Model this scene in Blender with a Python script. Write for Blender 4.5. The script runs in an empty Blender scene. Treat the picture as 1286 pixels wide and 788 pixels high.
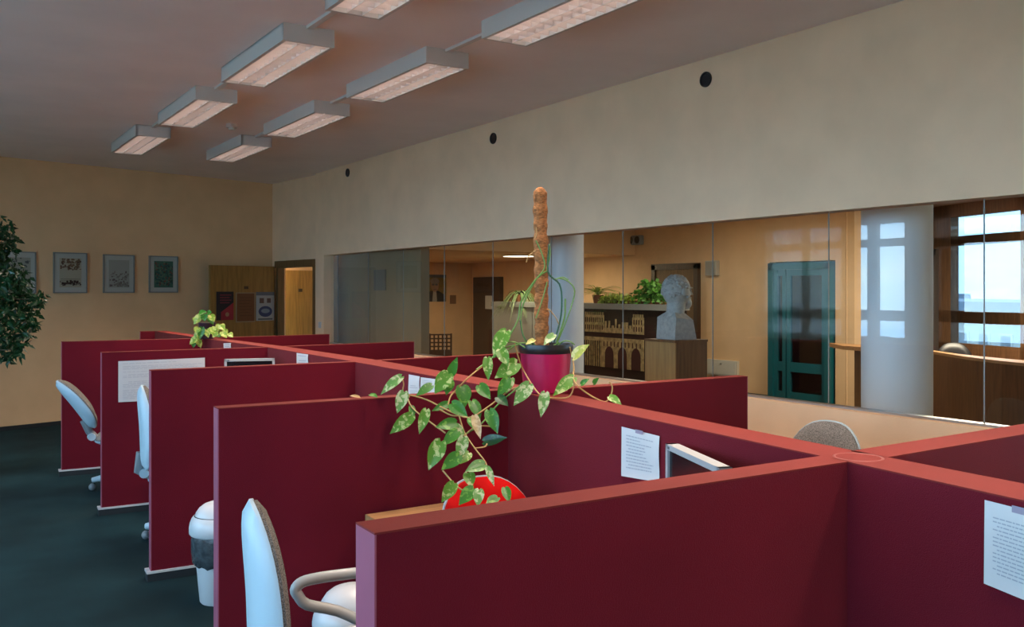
import bpy, math, random
from mathutils import Vector, Matrix
PI = math.pi
random.seed(7)
C = bpy.context.scene.collection
S = bpy.context.scene
# ------------------------------------------------------------------ camera
YAW = math.radians(33.5); FP = 1130.0; HZ = 366.0; EYE = 1.65
cam_d = bpy.data.cameras.new('camera'); cam = bpy.data.objects.new('camera', cam_d); C.objects.link(cam)
cam.location = (0, 0, EYE); cam.rotation_euler = (PI/2, 0, -YAW)
cam_d.sensor_width = 36; cam_d.lens = 36*FP/1286; cam_d.shift_y = (HZ-394)/1286; cam_d.clip_start = 0.05; cam_d.clip_end = 400
S.camera = cam
S.view_settings.view_transform = 'Standard'; S.view_settings.look = 'None'
S.view_settings.gamma = 1; S.view_settings.use_curve_mapping = False
S.view_settings.exposure = 0.66
try: S.cycles.use_denoising = True
except Exception: pass
S.cycles.max_bounces = 10; S.cycles.diffuse_bounces = 5; S.cycles.transparent_max_bounces = 24
S.cycles.sample_clamp_indirect = 4.0; S.cycles.caustics_reflective = False; S.cycles.caustics_refractive = False
# ------------------------------------------------------------------ sky
W = bpy.data.worlds.new('sky'); S.world = W; W.use_nodes = True
n = W.node_tree.nodes; l = W.node_tree.links; n.clear()
wo = n.new('ShaderNodeOutputWorld'); bg = n.new('ShaderNodeBackground'); tc = n.new('ShaderNodeTexCoord')
mp = n.new('ShaderNodeMapping'); mp.inputs['Scale'].default_value = (1, 1, 5)
nz = n.new('ShaderNodeTexNoise'); nz.inputs['Scale'].default_value = 3.2; nz.inputs['Detail'].default_value = 7; nz.inputs['Roughness'].default_value = .55
cr = n.new('ShaderNodeValToRGB'); cr.color_ramp.elements[0].position = .38; cr.color_ramp.elements[0].color = (.25, .55, .95, 1)
cr.color_ramp.elements[1].position = .68; cr.color_ramp.elements[1].color = (.68, .93, 1.05, 1)
l.new(tc.outputs['Generated'], mp.inputs['Vector']); l.new(mp.outputs[0], nz.inputs['Vector']); l.new(nz.outputs['Fac'], cr.inputs[0])
l.new(cr.outputs[0], bg.inputs[0]); bg.inputs['Strength'].default_value = 11.0; l.new(bg.outputs[0], wo.inputs[0])
LAMP_W = 14.0
def area(name, loc, rot, sx, sy, power, col, portal=False, parent=None):
    d = bpy.data.lights.new(name, 'AREA'); d.shape = 'RECTANGLE'; d.size = sx; d.size_y = sy; d.energy = power; d.color = col
    if portal: d.cycles.is_portal = True
    o = bpy.data.objects.new(name, d); C.objects.link(o); o.location = loc; o.rotation_euler = rot
    return o
area('left_window_portal', (-3.02, 4.6, 1.8), (0, -PI/2, 0), 1.9, 15, 1, (1, 1, 1), True)
area('hall_window_portal', (12.0, 5.4, 1.8), (0, PI/2, 0), 2.0, 6.4, 1, (1, 1, 1), True)

# ------------------------------------------------------------------ projection helpers used only to work out where things stood
sn, cs = math.sin(YAW), math.cos(YAW)
def uz(u, v, z):
    d = FP*(EYE-z)/(v-HZ); L = d*(u-643)/FP; return Vector((d*sn+L*cs, d*cs-L*sn, z))
def ux(u, v, x):
    L = (u-643)/FP; d = x/(sn+L*cs); return Vector((x, d*(cs-L*sn), EYE-(v-HZ)*d/FP))
def uy(u, v, y):
    L = (u-643)/FP; d = y/(cs-L*sn); return Vector((d*(sn+L*cs), y, EYE-(v-HZ)*d/FP))
def ud(u, v, d):
    L = d*(u-643)/FP; return Vector((d*sn+L*cs, d*cs-L*sn, EYE-(v-HZ)*d/FP))
# ------------------------------------------------------------------ materials
def lin(c): return tuple(((x/255)/12.92 if x/255 <= .04045 else ((x/255+.055)/1.055)**2.4) for x in c)
MATS = {}
def mat(name, col, rough=.6, metal=0, spec=.5, var=0, scale=20, bump=0, bscale=200, sheen=0, emit=None, es=0, coat=0, stretch=None, col2=None):
    if name in MATS: return MATS[name]
    m = bpy.data.materials.new(name); m.use_nodes = True; MATS[name] = m
    N = m.node_tree.nodes; K = m.node_tree.links; b = N['Principled BSDF']
    b.inputs['Base Color'].default_value = (*col, 1); b.inputs['Roughness'].default_value = rough; b.inputs['Metallic'].default_value = metal
    b.inputs['Specular IOR Level'].default_value = spec; b.inputs['Sheen Weight'].default_value = sheen; b.inputs['Sheen Roughness'].default_value = .45
    b.inputs['Coat Weight'].default_value = coat
    if emit: b.inputs['Emission Color'].default_value = (*emit, 1); b.inputs['Emission Strength'].default_value = es
    t = None
    if var or bump:
        t = N.new('ShaderNodeTexCoord'); mm = N.new('ShaderNodeMapping'); K.new(t.outputs['Object'], mm.inputs[0])
        if stretch: mm.inputs['Scale'].default_value = stretch
    if var:
        z = N.new('ShaderNodeTexNoise'); z.inputs['Scale'].default_value = scale; z.inputs['Detail'].default_value = 5; K.new(mm.outputs[0], z.inputs['Vector'])
        r = N.new('ShaderNodeValToRGB'); c2 = col2 or tuple(min(1, x*(1+var)) for x in col); c1 = col if col2 else tuple(x*(1-var) for x in col)
        r.color_ramp.elements[0].position = .35; r.color_ramp.elements[1].position = .65
        r.color_ramp.elements[0].color = (*c1, 1); r.color_ramp.elements[1].color = (*c2, 1)
        K.new(z.outputs['Fac'], r.inputs[0]); K.new(r.outputs[0], b.inputs['Base Color'])
    if bump:
        z = N.new('ShaderNodeTexNoise'); z.inputs['Scale'].default_value = bscale; z.inputs['Detail'].default_value = 3; K.new(mm.outputs[0], z.inputs['Vector'])
        bb = N.new('ShaderNodeBump'); bb.inputs['Strength'].default_value = bump; bb.inputs['Distance'].default_value = .004
        K.new(z.outputs['Fac'], bb.inputs['Height']); K.new(bb.outputs[0], b.inputs['Normal'])
    return m
def glassmat(name, tint, f0=.04):
    m = bpy.data.materials.new(name); m.use_nodes = True; MATS[name] = m
    N = m.node_tree.nodes; K = m.node_tree.links; N.clear()
    o = N.new('ShaderNodeOutputMaterial'); mx = N.new('ShaderNodeMixShader'); tr = N.new('ShaderNodeBsdfTransparent'); gl = N.new('ShaderNodeBsdfGlossy')
    tr.inputs[0].default_value = (*tint, 1); gl.inputs['Roughness'].default_value = 0.0; gl.inputs[0].default_value = (1, 1, 1, 1)
    g = N.new('ShaderNodeNewGeometry'); dt = N.new('ShaderNodeVectorMath'); dt.operation = 'DOT_PRODUCT'
    K.new(g.outputs['Normal'], dt.inputs[0]); K.new(g.outputs['Incoming'], dt.inputs[1])
    def M(op, a, bv=None):
        q = N.new('ShaderNodeMath'); q.operation = op; K.new(a, q.inputs[0])
        if bv is not None: q.inputs[1].default_value = bv
        return q
    a = M('ABSOLUTE', dt.outputs['Value']); s1 = N.new('ShaderNodeMath'); s1.operation = 'SUBTRACT'; s1.inputs[0].default_value = 1; K.new(a.outputs[0], s1.inputs[1])
    p = M('POWER', s1.outputs[0], 5); q = M('MULTIPLY', p.outputs[0], 1-f0); r = M('ADD', q.outputs[0], f0)
    K.new(r.outputs[0], mx.inputs[0]); K.new(tr.outputs[0], mx.inputs[1]); K.new(gl.outputs[0], mx.inputs[2]); K.new(mx.outputs[0], o.inputs[0])
    return m
def sheermat(name, col, t):
    m = bpy.data.materials.new(name); m.use_nodes = True; MATS[name] = m
    N = m.node_tree.nodes; K = m.node_tree.links; N.clear()
    o = N.new('ShaderNodeOutputMaterial'); mx = N.new('ShaderNodeMixShader'); tr = N.new('ShaderNodeBsdfTransparent'); df = N.new('ShaderNodeBsdfDiffuse'); tl = N.new('ShaderNodeBsdfTranslucent'); m2 = N.new('ShaderNodeMixShader')
    for x in (df, tl): x.inputs[0].default_value = (*col, 1)
    m2.inputs[0].default_value = .5; K.new(df.outputs[0], m2.inputs[1]); K.new(tl.outputs[0], m2.inputs[2])
    mx.inputs[0].default_value = 1-t; K.new(tr.outputs[0], mx.inputs[1]); K.new(m2.outputs[0], mx.inputs[2]); K.new(mx.outputs[0], o.inputs[0]); return m
def leafmat(name, green, pale, thr):
    m = bpy.data.materials.new(name); m.use_nodes = True; MATS[name] = m
    N = m.node_tree.nodes; K = m.node_tree.links; b = N['Principled BSDF']; b.inputs['Roughness'].default_value = .33
    t = N.new('ShaderNodeTexCoord'); mm = N.new('ShaderNodeMapping'); mm.inputs['Scale'].default_value = (45, 45, 45); K.new(t.outputs['Object'], mm.inputs[0])
    z = N.new('ShaderNodeTexNoise'); z.inputs['Scale'].default_value = 1.0; z.inputs['Detail'].default_value = 4; z.inputs['Distortion'].default_value = .6; K.new(mm.outputs[0], z.inputs['Vector'])
    r = N.new('ShaderNodeValToRGB'); r.color_ramp.elements[0].position = thr-.04; r.color_ramp.elements[1].position = thr+.04
    r.color_ramp.elements[0].color = (*green, 1); r.color_ramp.elements[1].color = (*pale, 1); K.new(z.outputs['Fac'], r.inputs[0]); K.new(r.outputs[0], b.inputs['Base Color'])
    b.inputs['Subsurface Weight'].default_value = 0
    o = N['Material Output']; tl = N.new('ShaderNodeBsdfTranslucent'); K.new(r.outputs[0], tl.inputs[0]); mx = N.new('ShaderNodeMixShader'); mx.inputs[0].default_value = .3
    K.new(b.outputs[0], mx.inputs[1]); K.new(tl.outputs[0], mx.inputs[2]); K.new(mx.outputs[0], o.inputs[0]); return m
CREAM = mat('cream_plaster', (.84, .585, .37), .85, var=.04, scale=3, bump=.15, bscale=90)
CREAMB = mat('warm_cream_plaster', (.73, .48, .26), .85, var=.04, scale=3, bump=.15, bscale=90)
CEIL = mat('ceiling_paint', (.86, .775, .745), .9, var=.03, scale=2, bump=.1, bscale=90)
CARPET = mat('teal_carpet', (.007, .026, .031), .95, spec=.06, var=.38, scale=1.3, bump=.8, bscale=500, sheen=.03)
RED = mat('burgundy_fabric', (.130, .0045, .014), .8, spec=.15, var=.10, scale=2.2, bump=.5, bscale=420, sheen=.05)
REDTOP = mat('lamplit_red_edge', (.17, .022, .018), .75, spec=.2, var=.05, scale=4, bump=.2, bscale=300)  # burgundy top edges, lightened in colour for lamp light from above
REDEND = mat('plum_edge_strip', (.30, .075, .12), .5, spec=.5, var=.05, scale=6)  # burgundy panel ends, blue window light put into the colour as purple
WHITE = mat('white_plastic', (.56, .57, .58), .3)
DARK = mat('dark_plinth', (.012, .018, .022), .6)
SHELL = mat('pale_grey_plastic', (.46, .58, .64), .38, bump=.15, bscale=600)
GREYP = mat('grey_plastic', (.22, .24, .25), .35)
FABR = mat('grey_speckled_fabric', (.17, .165, .155), .95, var=.6, scale=260, bump=.7, bscale=500)
REDF = mat('bright_red_fabric', (.50, .004, .004), .8, spec=.1, sheen=0, var=.05, scale=20)
METAL = mat('brushed_metal', (.5, .5, .5), .35, metal=1)
LAMPW = mat('lamp_enamel', (.62, .60, .57), .45)
LOUV = mat('louvre_aluminium', (.86, .78, .74), .35, metal=.3)
TUBE = mat('fluorescent_tube', (.9, .85, .8), .4, emit=(1.0, .80, .72), es=5.2)
BLACK = mat('black_plastic', (.012, .012, .014), .4)
SCREEN = mat('dark_screen', (.008, .009, .011), .2)
SILVER = mat('silver_bezel', (.40, .42, .43), .35)
PAPER = mat('white_paper', (.60, .61, .61), .8)
INK = mat('grey_print', (.36, .39, .43), .9)
INKD = mat('dark_print', (.10, .11, .12), .9)
WOODY = mat('yellow_wood_veneer', (.30, .155, .035), .5, var=.18, scale=6, stretch=(6, 6, .5), bump=.05)
WOODB = mat('brown_wood_veneer', (.16, .085, .03), .5, var=.2, scale=6, stretch=(6, 6, .5), bump=.05)
WOODD = mat('dark_wood', (.05, .025, .012), .4, var=.25, scale=6, stretch=(6, 6, .6))
WOODL = mat('light_desk_wood', (.46, .24, .10), .45, var=.15, scale=6, stretch=(1, 8, 8))
FRAMEW = mat('orange_wood_window_frame', (.34, .16, .065), .5, var=.2, scale=6, stretch=(6, 6, .6))
KHAKI = mat('khaki_panel', (.27, .20, .11), .7, var=.05, scale=3)
HTILE = mat('brown_tile_floor', (.10, .062, .035), .35, var=.2, scale=4)
TEAL = mat('teal_painted_metal', (.004, .10, .12), .4)
COLM = mat('white_column_paint', (.76, .82, .86), .5, bump=.1)
GLASS = glassmat('clear_glass', (.93, .95, .94)); SOLAR = glassmat('tinted_window_glass', (.155, .15, .145)); DGLASS = glassmat('door_glass', (.35, .55, .62))
SHEER = sheermat('sheer_curtain', (.62, .58, .48), .10)
STONE = mat('pale_plaster_cast', (.40, .42, .40), .7, var=.12, scale=30, bump=.4, bscale=60)
POTM = mat('magenta_glazed_pot', (.42, .010, .075), .28, coat=.3, var=.08, scale=10)
SOIL = mat('dark_soil', (.015, .010, .007), .95, bump=1, bscale=120)
COIR = mat('coir_fibre', (.34, .14, .045), .95, var=.45, scale=60, bump=1, bscale=180, stretch=(1, 1, 2.5))
STEM = mat('tan_stem', (.42, .26, .09), .6); STEMG = mat('green_stem', (.12, .25, .05), .5); STEMD = mat('dark_green_aerial_root', (.02, .09, .045), .5)
LEAFV = leafmat('variegated_leaf', (.10, .27, .03), (.46, .56, .22), .57)
LEAFP = leafmat('pale_variegated_leaf', (.14, .32, .08), (.52, .60, .34), .53)
LEAFG = leafmat('green_leaf', (.045, .20, .025), (.16, .38, .06), .60)
LEAFD = leafmat('dark_leaf', (.012, .06, .02), (.03, .12, .03), .60)
LEAFY = leafmat('yellow_leaf', (.45, .50, .10), (.68, .66, .25), .5)
LEAFT = leafmat('dry_leaf', (.50, .34, .16), (.65, .50, .28), .5)
# ------------------------------------------------------------------ mesh building
class MB:
    def __init__(s): s.v = []; s.f = []; s.mi = []; s.cur = 0
    def add(s, vs, fs):
        o = len(s.v); s.v += [tuple(v) for v in vs]; s.f += [[i+o for i in f] for f in fs]; s.mi += [s.cur]*len(fs); return s
    def hexa(s, p):   # 8 points: bottom 4 ccw, top 4 ccw
        return s.add(p, [[3,2,1,0],[4,5,6,7],[0,1,5,4],[1,2,6,5],[2,3,7,6],[3,0,4,7]])
    def box(s, a, b):
        x0,y0,z0 = a; x1,y1,z1 = b
        x0,x1 = sorted((x0,x1)); y0,y1 = sorted((y0,y1)); z0,z1 = sorted((z0,z1))
        return s.hexa([(x0,y0,z0),(x1,y0,z0),(x1,y1,z0),(x0,y1,z0),(x0,y0,z1),(x1,y0,z1),(x1,y1,z1),(x0,y1,z1)])
    def wall(s, p, q, t, z0, z1):   # vertical slab from p to q, thickness t to the left of p->q (negative = right)
        p = Vector(p[:2]); q = Vector(q[:2]); d = (q-p).normalized(); nn = Vector((-d.y, d.x))*t
        a = [p, q, q+nn, p+nn] if t > 0 else [p+nn, q+nn, q, p]
        return s.hexa([(*k, z0) for k in a]+[(*k, z1) for k in a])
    def prism(s, poly, z0, z1):
        k = len(poly); vs = [(x,y,z0) for x,y in poly]+[(x,y,z1) for x,y in poly]
        return s.add(vs, [list(range(k))[::-1], list(range(k,2*k))]+[[i,(i+1)%k,k+(i+1)%k,k+i] for i in range(k)])
    def lathe(s, prof, c=(0,0,0), k=24, cap=True):
        vs = []; fs = []
        for r,z in prof:
            for i in range(k): a = 2*PI*i/k; vs.append((c[0]+r*math.cos(a), c[1]+r*math.sin(a), c[2]+z))
        m = len(prof)
        for j in range(m-1):
            for i in range(k): fs.append([j*k+i, j*k+(i+1)%k, (j+1)*k+(i+1)%k, (j+1)*k+i])
        if cap: fs.append(list(range(k))[::-1]); fs.append([(m-1)*k+i for i in range(k)])
        return s.add(vs, fs)
    def tube(s, pts, r, k=8, closed=False):
        pts = [Vector(p) for p in pts]; m = len(pts); vs = []; fs = []; up = Vector((0,0,1)); prev = None
        for j,p in enumerate(pts):
            if closed: t = pts[(j+1)%m]-pts[j-1]
            else: t = pts[min(j+1,m-1)]-pts[max(j-1,0)]
            t.normalize()
            if prev is None:
                a = t.cross(up) if abs(t.z) < .95 else t.cross(Vector((1,0,0)))
            else: a = prev-t*prev.dot(t)
            a.normalize(); prev = a; b = t.cross(a); rr = r[j] if isinstance(r,(list,tuple)) else r
            for i in range(k): an = 2*PI*i/k; vs.append(p+a*(rr*math.cos(an))+b*(rr*math.sin(an)))
        for j in range(m if closed else m-1):
            j2 = (j+1)%m
            for i in range(k): fs.append([j*k+i, j*k+(i+1)%k, j2*k+(i+1)%k, j2*k+i])
        if not closed: fs.append(list(range(k))[::-1]); fs.append([(m-1)*k+i for i in range(k)])
        return s.add(vs, fs)
    def ball(s, c, r, ku=14, kv=9, fn=None):
        if not isinstance(r,(list,tuple)): r = (r,r,r)
        vs = [Vector((0,0,-1))]
        for j in range(1,kv):
            th = -PI/2+PI*j/kv
            for i in range(ku): a = 2*PI*i/ku; vs.append(Vector((math.cos(th)*math.cos(a), math.cos(th)*math.sin(a), math.sin(th))))
        vs.append(Vector((0,0,1)))
        if fn: vs = [fn(v) for v in vs]
        vs = [(c[0]+v.x*r[0], c[1]+v.y*r[1], c[2]+v.z*r[2]) for v in vs]; fs = []
        for i in range(ku): fs.append([0, 1+(i+1)%ku, 1+i]); fs.append([len(vs)-1, 1+(kv-2)*ku+i, 1+(kv-2)*ku+(i+1)%ku])
        for j in range(kv-2):
            for i in range(ku): fs.append([1+j*ku+i, 1+j*ku+(i+1)%ku, 1+(j+1)*ku+(i+1)%ku, 1+(j+1)*ku+i])
        return s.add(vs, fs)
    def xf(s, M, start=0):
        for i in range(start, len(s.v)): s.v[i] = tuple(M @ Vector(s.v[i]))
        return s
    def build(s, name, m, parent=None, smooth=False, bevel=0, kind=None):
        me = bpy.data.meshes.new(name); me.from_pydata(s.v, [], s.f); me.update()
        ms = m if isinstance(m,(list,tuple)) else [m]
        for q in ms: me.materials.append(q)
        if len(ms) > 1:
            for p_, i_ in zip(me.polygons, s.mi): p_.material_index = i_
        if smooth:
            for p_ in me.polygons: p_.use_smooth = True
        o = bpy.data.objects.new(name, me); C.objects.link(o)
        if parent: o.parent = parent
        if bevel:
            b = o.modifiers.new('bevel', 'BEVEL'); b.width = bevel; b.segments = 2; b.limit_method = 'ANGLE'; b.angle_limit = .9
        if smooth:
            e = o.modifiers.new('edges', 'EDGE_SPLIT'); e.split_angle = math.radians(50)
        if kind: o['kind'] = kind
        return o
def thing(name, label, cat, loc=(0,0,0), rz=0, group=None):
    o = bpy.data.objects.new(name, None); C.objects.link(o); o.empty_display_size = .1
    o.location = loc; o.rotation_euler = (0,0,rz); return tag(o, label, cat, group)
def tag(o, label, cat, group=None):
    o['label'] = label; o['category'] = cat
    if group: o['group'] = group
    return o
def struct(name, label=None):
    o = bpy.data.objects.new(name, None); C.objects.link(o); return st(o, label)
def st(o, label=None, cat=None):
    o['kind'] = 'structure'
    if label: o['label'] = label
    o['category'] = cat or o.name.split('_')[0].split('.')[0]
    return o
def quad(p0, p1, p2, p3): return MB().add([p0,p1,p2,p3], [[0,1,2,3]])
# ------------------------------------------------------------------ the room
CZ = 3.24; XR = 4.5
cornerA = Vector((4.56, 11.64)); cornerC = Vector((4.40, 13.08)); backL = Vector((.82, 12.17))
bdir = (backL-cornerC).normalized(); backF = cornerC+bdir*7.8
st(MB().box((-3.2,-3.2,-.12), (4.6,13.9,0)).build('floor', CARPET), 'dark teal carpet floor')
st(MB().box((-3.2,-3.2,CZ), (4.72,13.9,CZ+.15)).build('ceiling', CEIL), 'pinkish grey painted ceiling')
# right wall around the glazing, from y=-3.2 to the corner at y=11.6
GZ0, GZ1, GY0, GY1 = .955, 2.125, -1.15, 11.32
wr = MB(); wr.box((XR,-3.2,0),(XR+.14,11.62,GZ0)); wr.box((XR,-3.2,GZ1),(XR+.14,11.62,CZ)); wr.box((XR,GY1,GZ0),(XR+.14,11.62,GZ1)); wr.box((XR,-3.2,GZ0),(XR+.14,GY0,GZ1))
wr = st(wr.build('wall_right', CREAM), 'cream wall with long interior glazing')
# round black holes (recessed vents) high on the right wall
for i,(u,v) in enumerate([(437,217),(620,174),(887,100)]):
    p = ux(u,v,XR); vt = MB().lathe([(.052,0),(.052,.012),(.043,.012),(.040,.004),(.0,.004)], k=24, cap=False)
    vt.xf(Matrix.Translation((XR,p.y,p.z)) @ Matrix.Rotation(-PI/2,4,'Y'))
    o = vt.build('wall_vent', BLACK, smooth=True)
    tag(o, ['round black wall vent nearest the far corner','round black wall vent above the glazing, the middle one','round black wall vent above the glazing, largest and nearest'][i], 'vent', 'round vents high on the cream wall')
# recess wall with the doorway, and the corridor behind it
d2 = (cornerC-cornerA).normalized()
def onA(t): return cornerA+d2*t
LA = (cornerC-cornerA).length
rw = MB(); rw.wall(onA(-.0), onA(.12), -.12, 0, CZ); rw.wall(onA(.12), onA(1.26), -.12, 2.08, CZ); rw.wall(onA(1.26), onA(LA+.1), -.12, 0, CZ)
st(rw.build('wall_recess', CREAM), 'cream recess wall holding the open doorway')
d1 = struct('door_1', 'brown wooden door frame of the open doorway')
fr = MB(); fr.wall(onA(1.20)+Vector((-.03,0)), onA(1.26)+Vector((-.03,0)), -.10, 0, 2.08); fr.build('door_jamb', WOODB, d1)
MB().wall(onA(.0)+Vector((-.03,0)), onA(.13)+Vector((-.03,0)), -.10, 0, 2.08).build('door_jamb', WOODB, d1)
MB().wall(onA(-.0)+Vector((-.035,0)), onA(1.30)+Vector((-.035,0)), -.17, 1.99, 2.09).build('door_head', WOODB, d1)
cw = MB(); cw.box((4.56,13.62,0),(5.9,13.72,2.7)); cw.box((5.8,12.05,0),(5.9,13.62,2.7)); cw.box((4.97,11.95,0),(5.9,12.05,2.7))
cw.box((4.6,11.66,2.6),(5.9,13.72,2.7)); cw.box((4.62,11.62,-.1),(5.9,13.72,0))
st(cw.build('wall_corridor', CREAMB), 'lit corridor walls seen through the doorway')
d3 = struct('door_2', 'yellow wooden door at the end of the corridor')
MB().box((4.62,13.575,0),(5.5,13.615,1.975)).build('door_leaf', WOODY, d3); MB().box((4.98,13.565,1.64),(5.04,13.575,1.69)).build('number_plate', WOODD, d3)
area('corridor_lamp', (5.25,12.9,2.58), (0,0,0), .5,.5, 14, (1,.80,.45))
# back wall
bw = MB().wall(cornerC, backF, -.15, 0, CZ); st(bw.build('wall_back', CREAMB), 'warm cream back wall with framed prints')
st(MB().wall(cornerC, backF, .015, 0, .05).build('baseboard_back', DARK), 'dark baseboard along the back wall')
st(MB().box((-3.2,-3.2,0),(4.6,-3.0,CZ)).build('wall_near', CREAM), 'cream wall behind the camera')
# left wall with windows (daylight)
wl = struct('wall_left', 'window wall on the left'); m = MB()
m.box((-3.2,-3.2,0),(-3.0,13.9,.88)); m.box((-3.2,-3.2,2.74),(-3.0,13.9,CZ))
m.build('wall_left_shell', CREAM, wl)
bounds = [(-2.9,-1.2),(-.9,.9),(1.2,3.2),(3.5,4.6),(4.9,7.13),(7.88,8.80),(8.98,10.55)]
mids = [(-2.1,-1.98),(-.06,.06),(2.14,2.26),(4.0,4.1),(5.95,6.12),(8.40,8.57),(9.70,9.80)]
edges = [-3.2]+[e for b in bounds for e in b]+[13.9]
for a,b in zip(edges[::2], edges[1::2]): MB().box((-3.2,a,.88),(-3.0,b,2.74)).build('wall_pier', CREAM, wl)
for i,(a,b) in enumerate(bounds):
    wn = struct('window_%d' % (i+1), 'wood framed window in the left wall')
    m0,m1 = mids[i]
    for (p,q) in ((a,a+.06),(m0,m1),(b-.06,b)): MB().box((-3.14,p,.88),(-3.06,q,2.74)).build('window_post', FRAMEW, wn)
    for (p,q) in ((.88,.95),(1.20,1.36),(2.33,2.45),(2.68,2.74)): MB().box((-3.13,a,p),(-3.07,b,q)).build('window_rail', FRAMEW, wn)
    for (p,q) in ((a+.06,m0),(m1,b-.06)):
        quad((-3.1,p,.95),(-3.1,q,.95),(-3.1,q,2.68),(-3.1,p,2.68)).build('pane', GLASS, wn)
# interior glazing
gw = struct('window_20', 'long frameless interior glazing between room and hall')
for i in range(13):
    a = 11.30-.955*(i+1)+.0; 
joints = [GY0+.0]
y = 2.53
js = [2.53+.95*k for k in range(-4,10)]; js = [GY0]+[j for j in js if j > GY0+.1 and j < GY1-.1]+[GY1]
for a,b in zip(js[:-1], js[1:]):
    quad((XR+.10,a+.004,GZ0+.012),(XR+.10,b-.004,GZ0+.012),(XR+.10,b-.004,GZ1),(XR+.10,a+.004,GZ1)).build('pane', GLASS, gw)
SEAL = mat('clear_silicone_seam', (.22,.22,.19), .5)
for j in js[1:-1]: MB().box((XR+.097,j-.0025,GZ0+.01),(XR+.104,j+.0025,GZ1)).build('glass_seam', SEAL, gw)
MB().box((XR+.07,GY0,GZ0),(XR+.13,GY1,GZ0+.012)).build('sill_channel', METAL, gw)
# light switch by the doorway corner
sw = tag(MB().box((XR-.012,11.40,1.16),(XR,11.48,1.24)).build('light_switch', WHITE, bevel=.003), 'small white light switch at the far end of cream wall', 'switch')
# ------------------------------------------------------------------ the hall behind the glass
HZC = 2.95
st(MB().box((4.64,-3.2,-.12),(14.5,18.2,0)).build('floor_hall', HTILE), 'brown tiled hall floor')
st(MB().box((4.64,-3.2,HZC),(14.5,12.4,HZC+.12)).build('ceiling_hall', CREAMB), 'cream hall ceiling')
st(MB().box((4.95,12.3,2.30),(11.0,18.2,2.42)).build('ceiling_soffit', CREAMB), 'lowered hall soffit with downlight')
hs = MB(); hs.box((4.95,12.3,2.42),(11,12.4,HZC)); hs.box((4.97,18.0,0),(10.95,18.2,2.4)); hs.box((10.8,9.24,0),(10.95,18.1,HZC)); hs.box((10.8,8.06,2.09),(10.95,9.24,HZC)); hs.box((10.8,7.75,0),(10.95,8.06,HZC))
hs.box((4.64,-3.2,0),(14.5,-3.05,HZC)); hs.box((4.97,13.72,0),(5.05,18.1,2.4))
st(hs.build('wall_hall', CREAMB), 'warm cream hall walls')
st(MB().box((10.775,9.24,0),(10.8,16.5,.07)).build('baseboard_hall', DARK), 'dark baseboard in the hall')
kp = struct('wall_panel', 'khaki grey wall panels behind the glazing')
for (a,b) in ((9.23,10.62),(10.632,11.98)): MB().box((4.85,a,0),(4.96,b,HZC)).build('panel', KHAKI, kp)
nb = tag(MB().box((4.835,10.15,1.66),(4.85,10.48,1.92)).build('notice_board', mat('faded_grey_board',(.16,.15,.12),.7)), 'faint grey rectangle on khaki wall panel behind glazing', 'board')  # thin greyer rectangle on the khaki panel
# downlight, lamps of the hall and one added fill light
p = ud(652,321,16.3)
dl = thing('ceiling_downlight', 'round glowing downlight in the lowered hall ceiling', 'light', (p.x,p.y,2.30))
MB().lathe([(.13,0),(.30,-.012),(.30,-.02),(.17,-.02)], k=32, cap=False).build('rim', WHITE, dl, True)
MB().lathe([(.0,-.022),(.29,-.022),(.29,-.018)], k=32, cap=False).build('lens', mat('glowing_lens',(1,.9,.7),.5,emit=(1,.93,.74),es=2.2), dl)
area('hall_lamp', (p.x,p.y-.2,2.27), (0,0,0), .5,.5, 30, (1,.84,.55))
area('hall_lamp_two', (7.4,16.2,2.27), (0,0,0), .5,.5, 36, (1,.84,.55))
area('hall_lamp_four', (9.6,5.4,2.93), (0,0,0), .8,.8, 120, (1,.86,.64))  # added light without a fixture, brightens the curved window frames and counter
area('hall_lamp_three', (8.6,9.2,2.93), (0,0,0), .8,.8, 26, (1,.86,.62))
# brown door at the hall's far corner
d4 = struct('door_3', 'dark brown hall door with a white notice'); 
MB().box((10.72,16.66,0),(10.80,17.82,1.97)).build('door_leaf', WOODD, d4)
MB().box((10.712,17.0,1.25),(10.72,17.28,1.55)).build('notice', PAPER, d4)
tag(MB().box((9.2+1.0,17.985,1.36),(10.36,18.0,1.56)).build('wall_sign', mat('brown_sign',(.22,.12,.06),.6)), 'small brown square sign beside the dark hall door', 'sign')
# brown door behind the bust
d5 = struct('door_4', 'wooden hall door behind the bust'); a = ux(822,400,10.8).y; b = ux(880,400,10.8).y
MB().box((10.72,b,0),(10.8,b+.09,2.10)).build('door_jamb', WOODD, d5); MB().box((10.72,a-.09,0),(10.8,a,2.10)).build('door_jamb', WOODD, d5)
MB().box((10.72,b,2.02),(10.8,a,2.12)).build('door_head', WOODD, d5); MB().box((10.75,b+.09,0),(10.79,a-.09,2.02)).build('door_leaf', WOODB, d5)
# teal double door
d6 = struct('door_5', 'teal framed glass door in the hall')
Y0,Y1 = 8.10,9.20
for (a,b) in ((Y0,Y0+.09),(Y1-.09,Y1)): MB().box((10.72,a,0),(10.90,b,2.06)).build('door_jamb', TEAL, d6)
MB().box((10.72,Y0,1.97),(10.90,Y1,2.07)).build('door_head', TEAL, d6)
lf = [(Y1-.09,Y1-.30),(Y1-.32,Y0+.10)]
for (b,a) in lf:
    for (p,q) in ((a,a+.06),(b-.06,b)): MB().box((10.76,p,.01),(10.82,q,1.97)).build('door_stile', TEAL, d6)
    for (p,q) in ((.01,.16),(.46,.60),(1.88,1.97)): MB().box((10.765,a+.06,p),(10.815,b-.06,q)).build('door_rail', TEAL, d6)
    quad((10.79,a+.06,.16),(10.79,b-.06,.16),(10.79,b-.06,1.88),(10.79,a+.06,1.88)).build('pane', DGLASS, d6)
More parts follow.
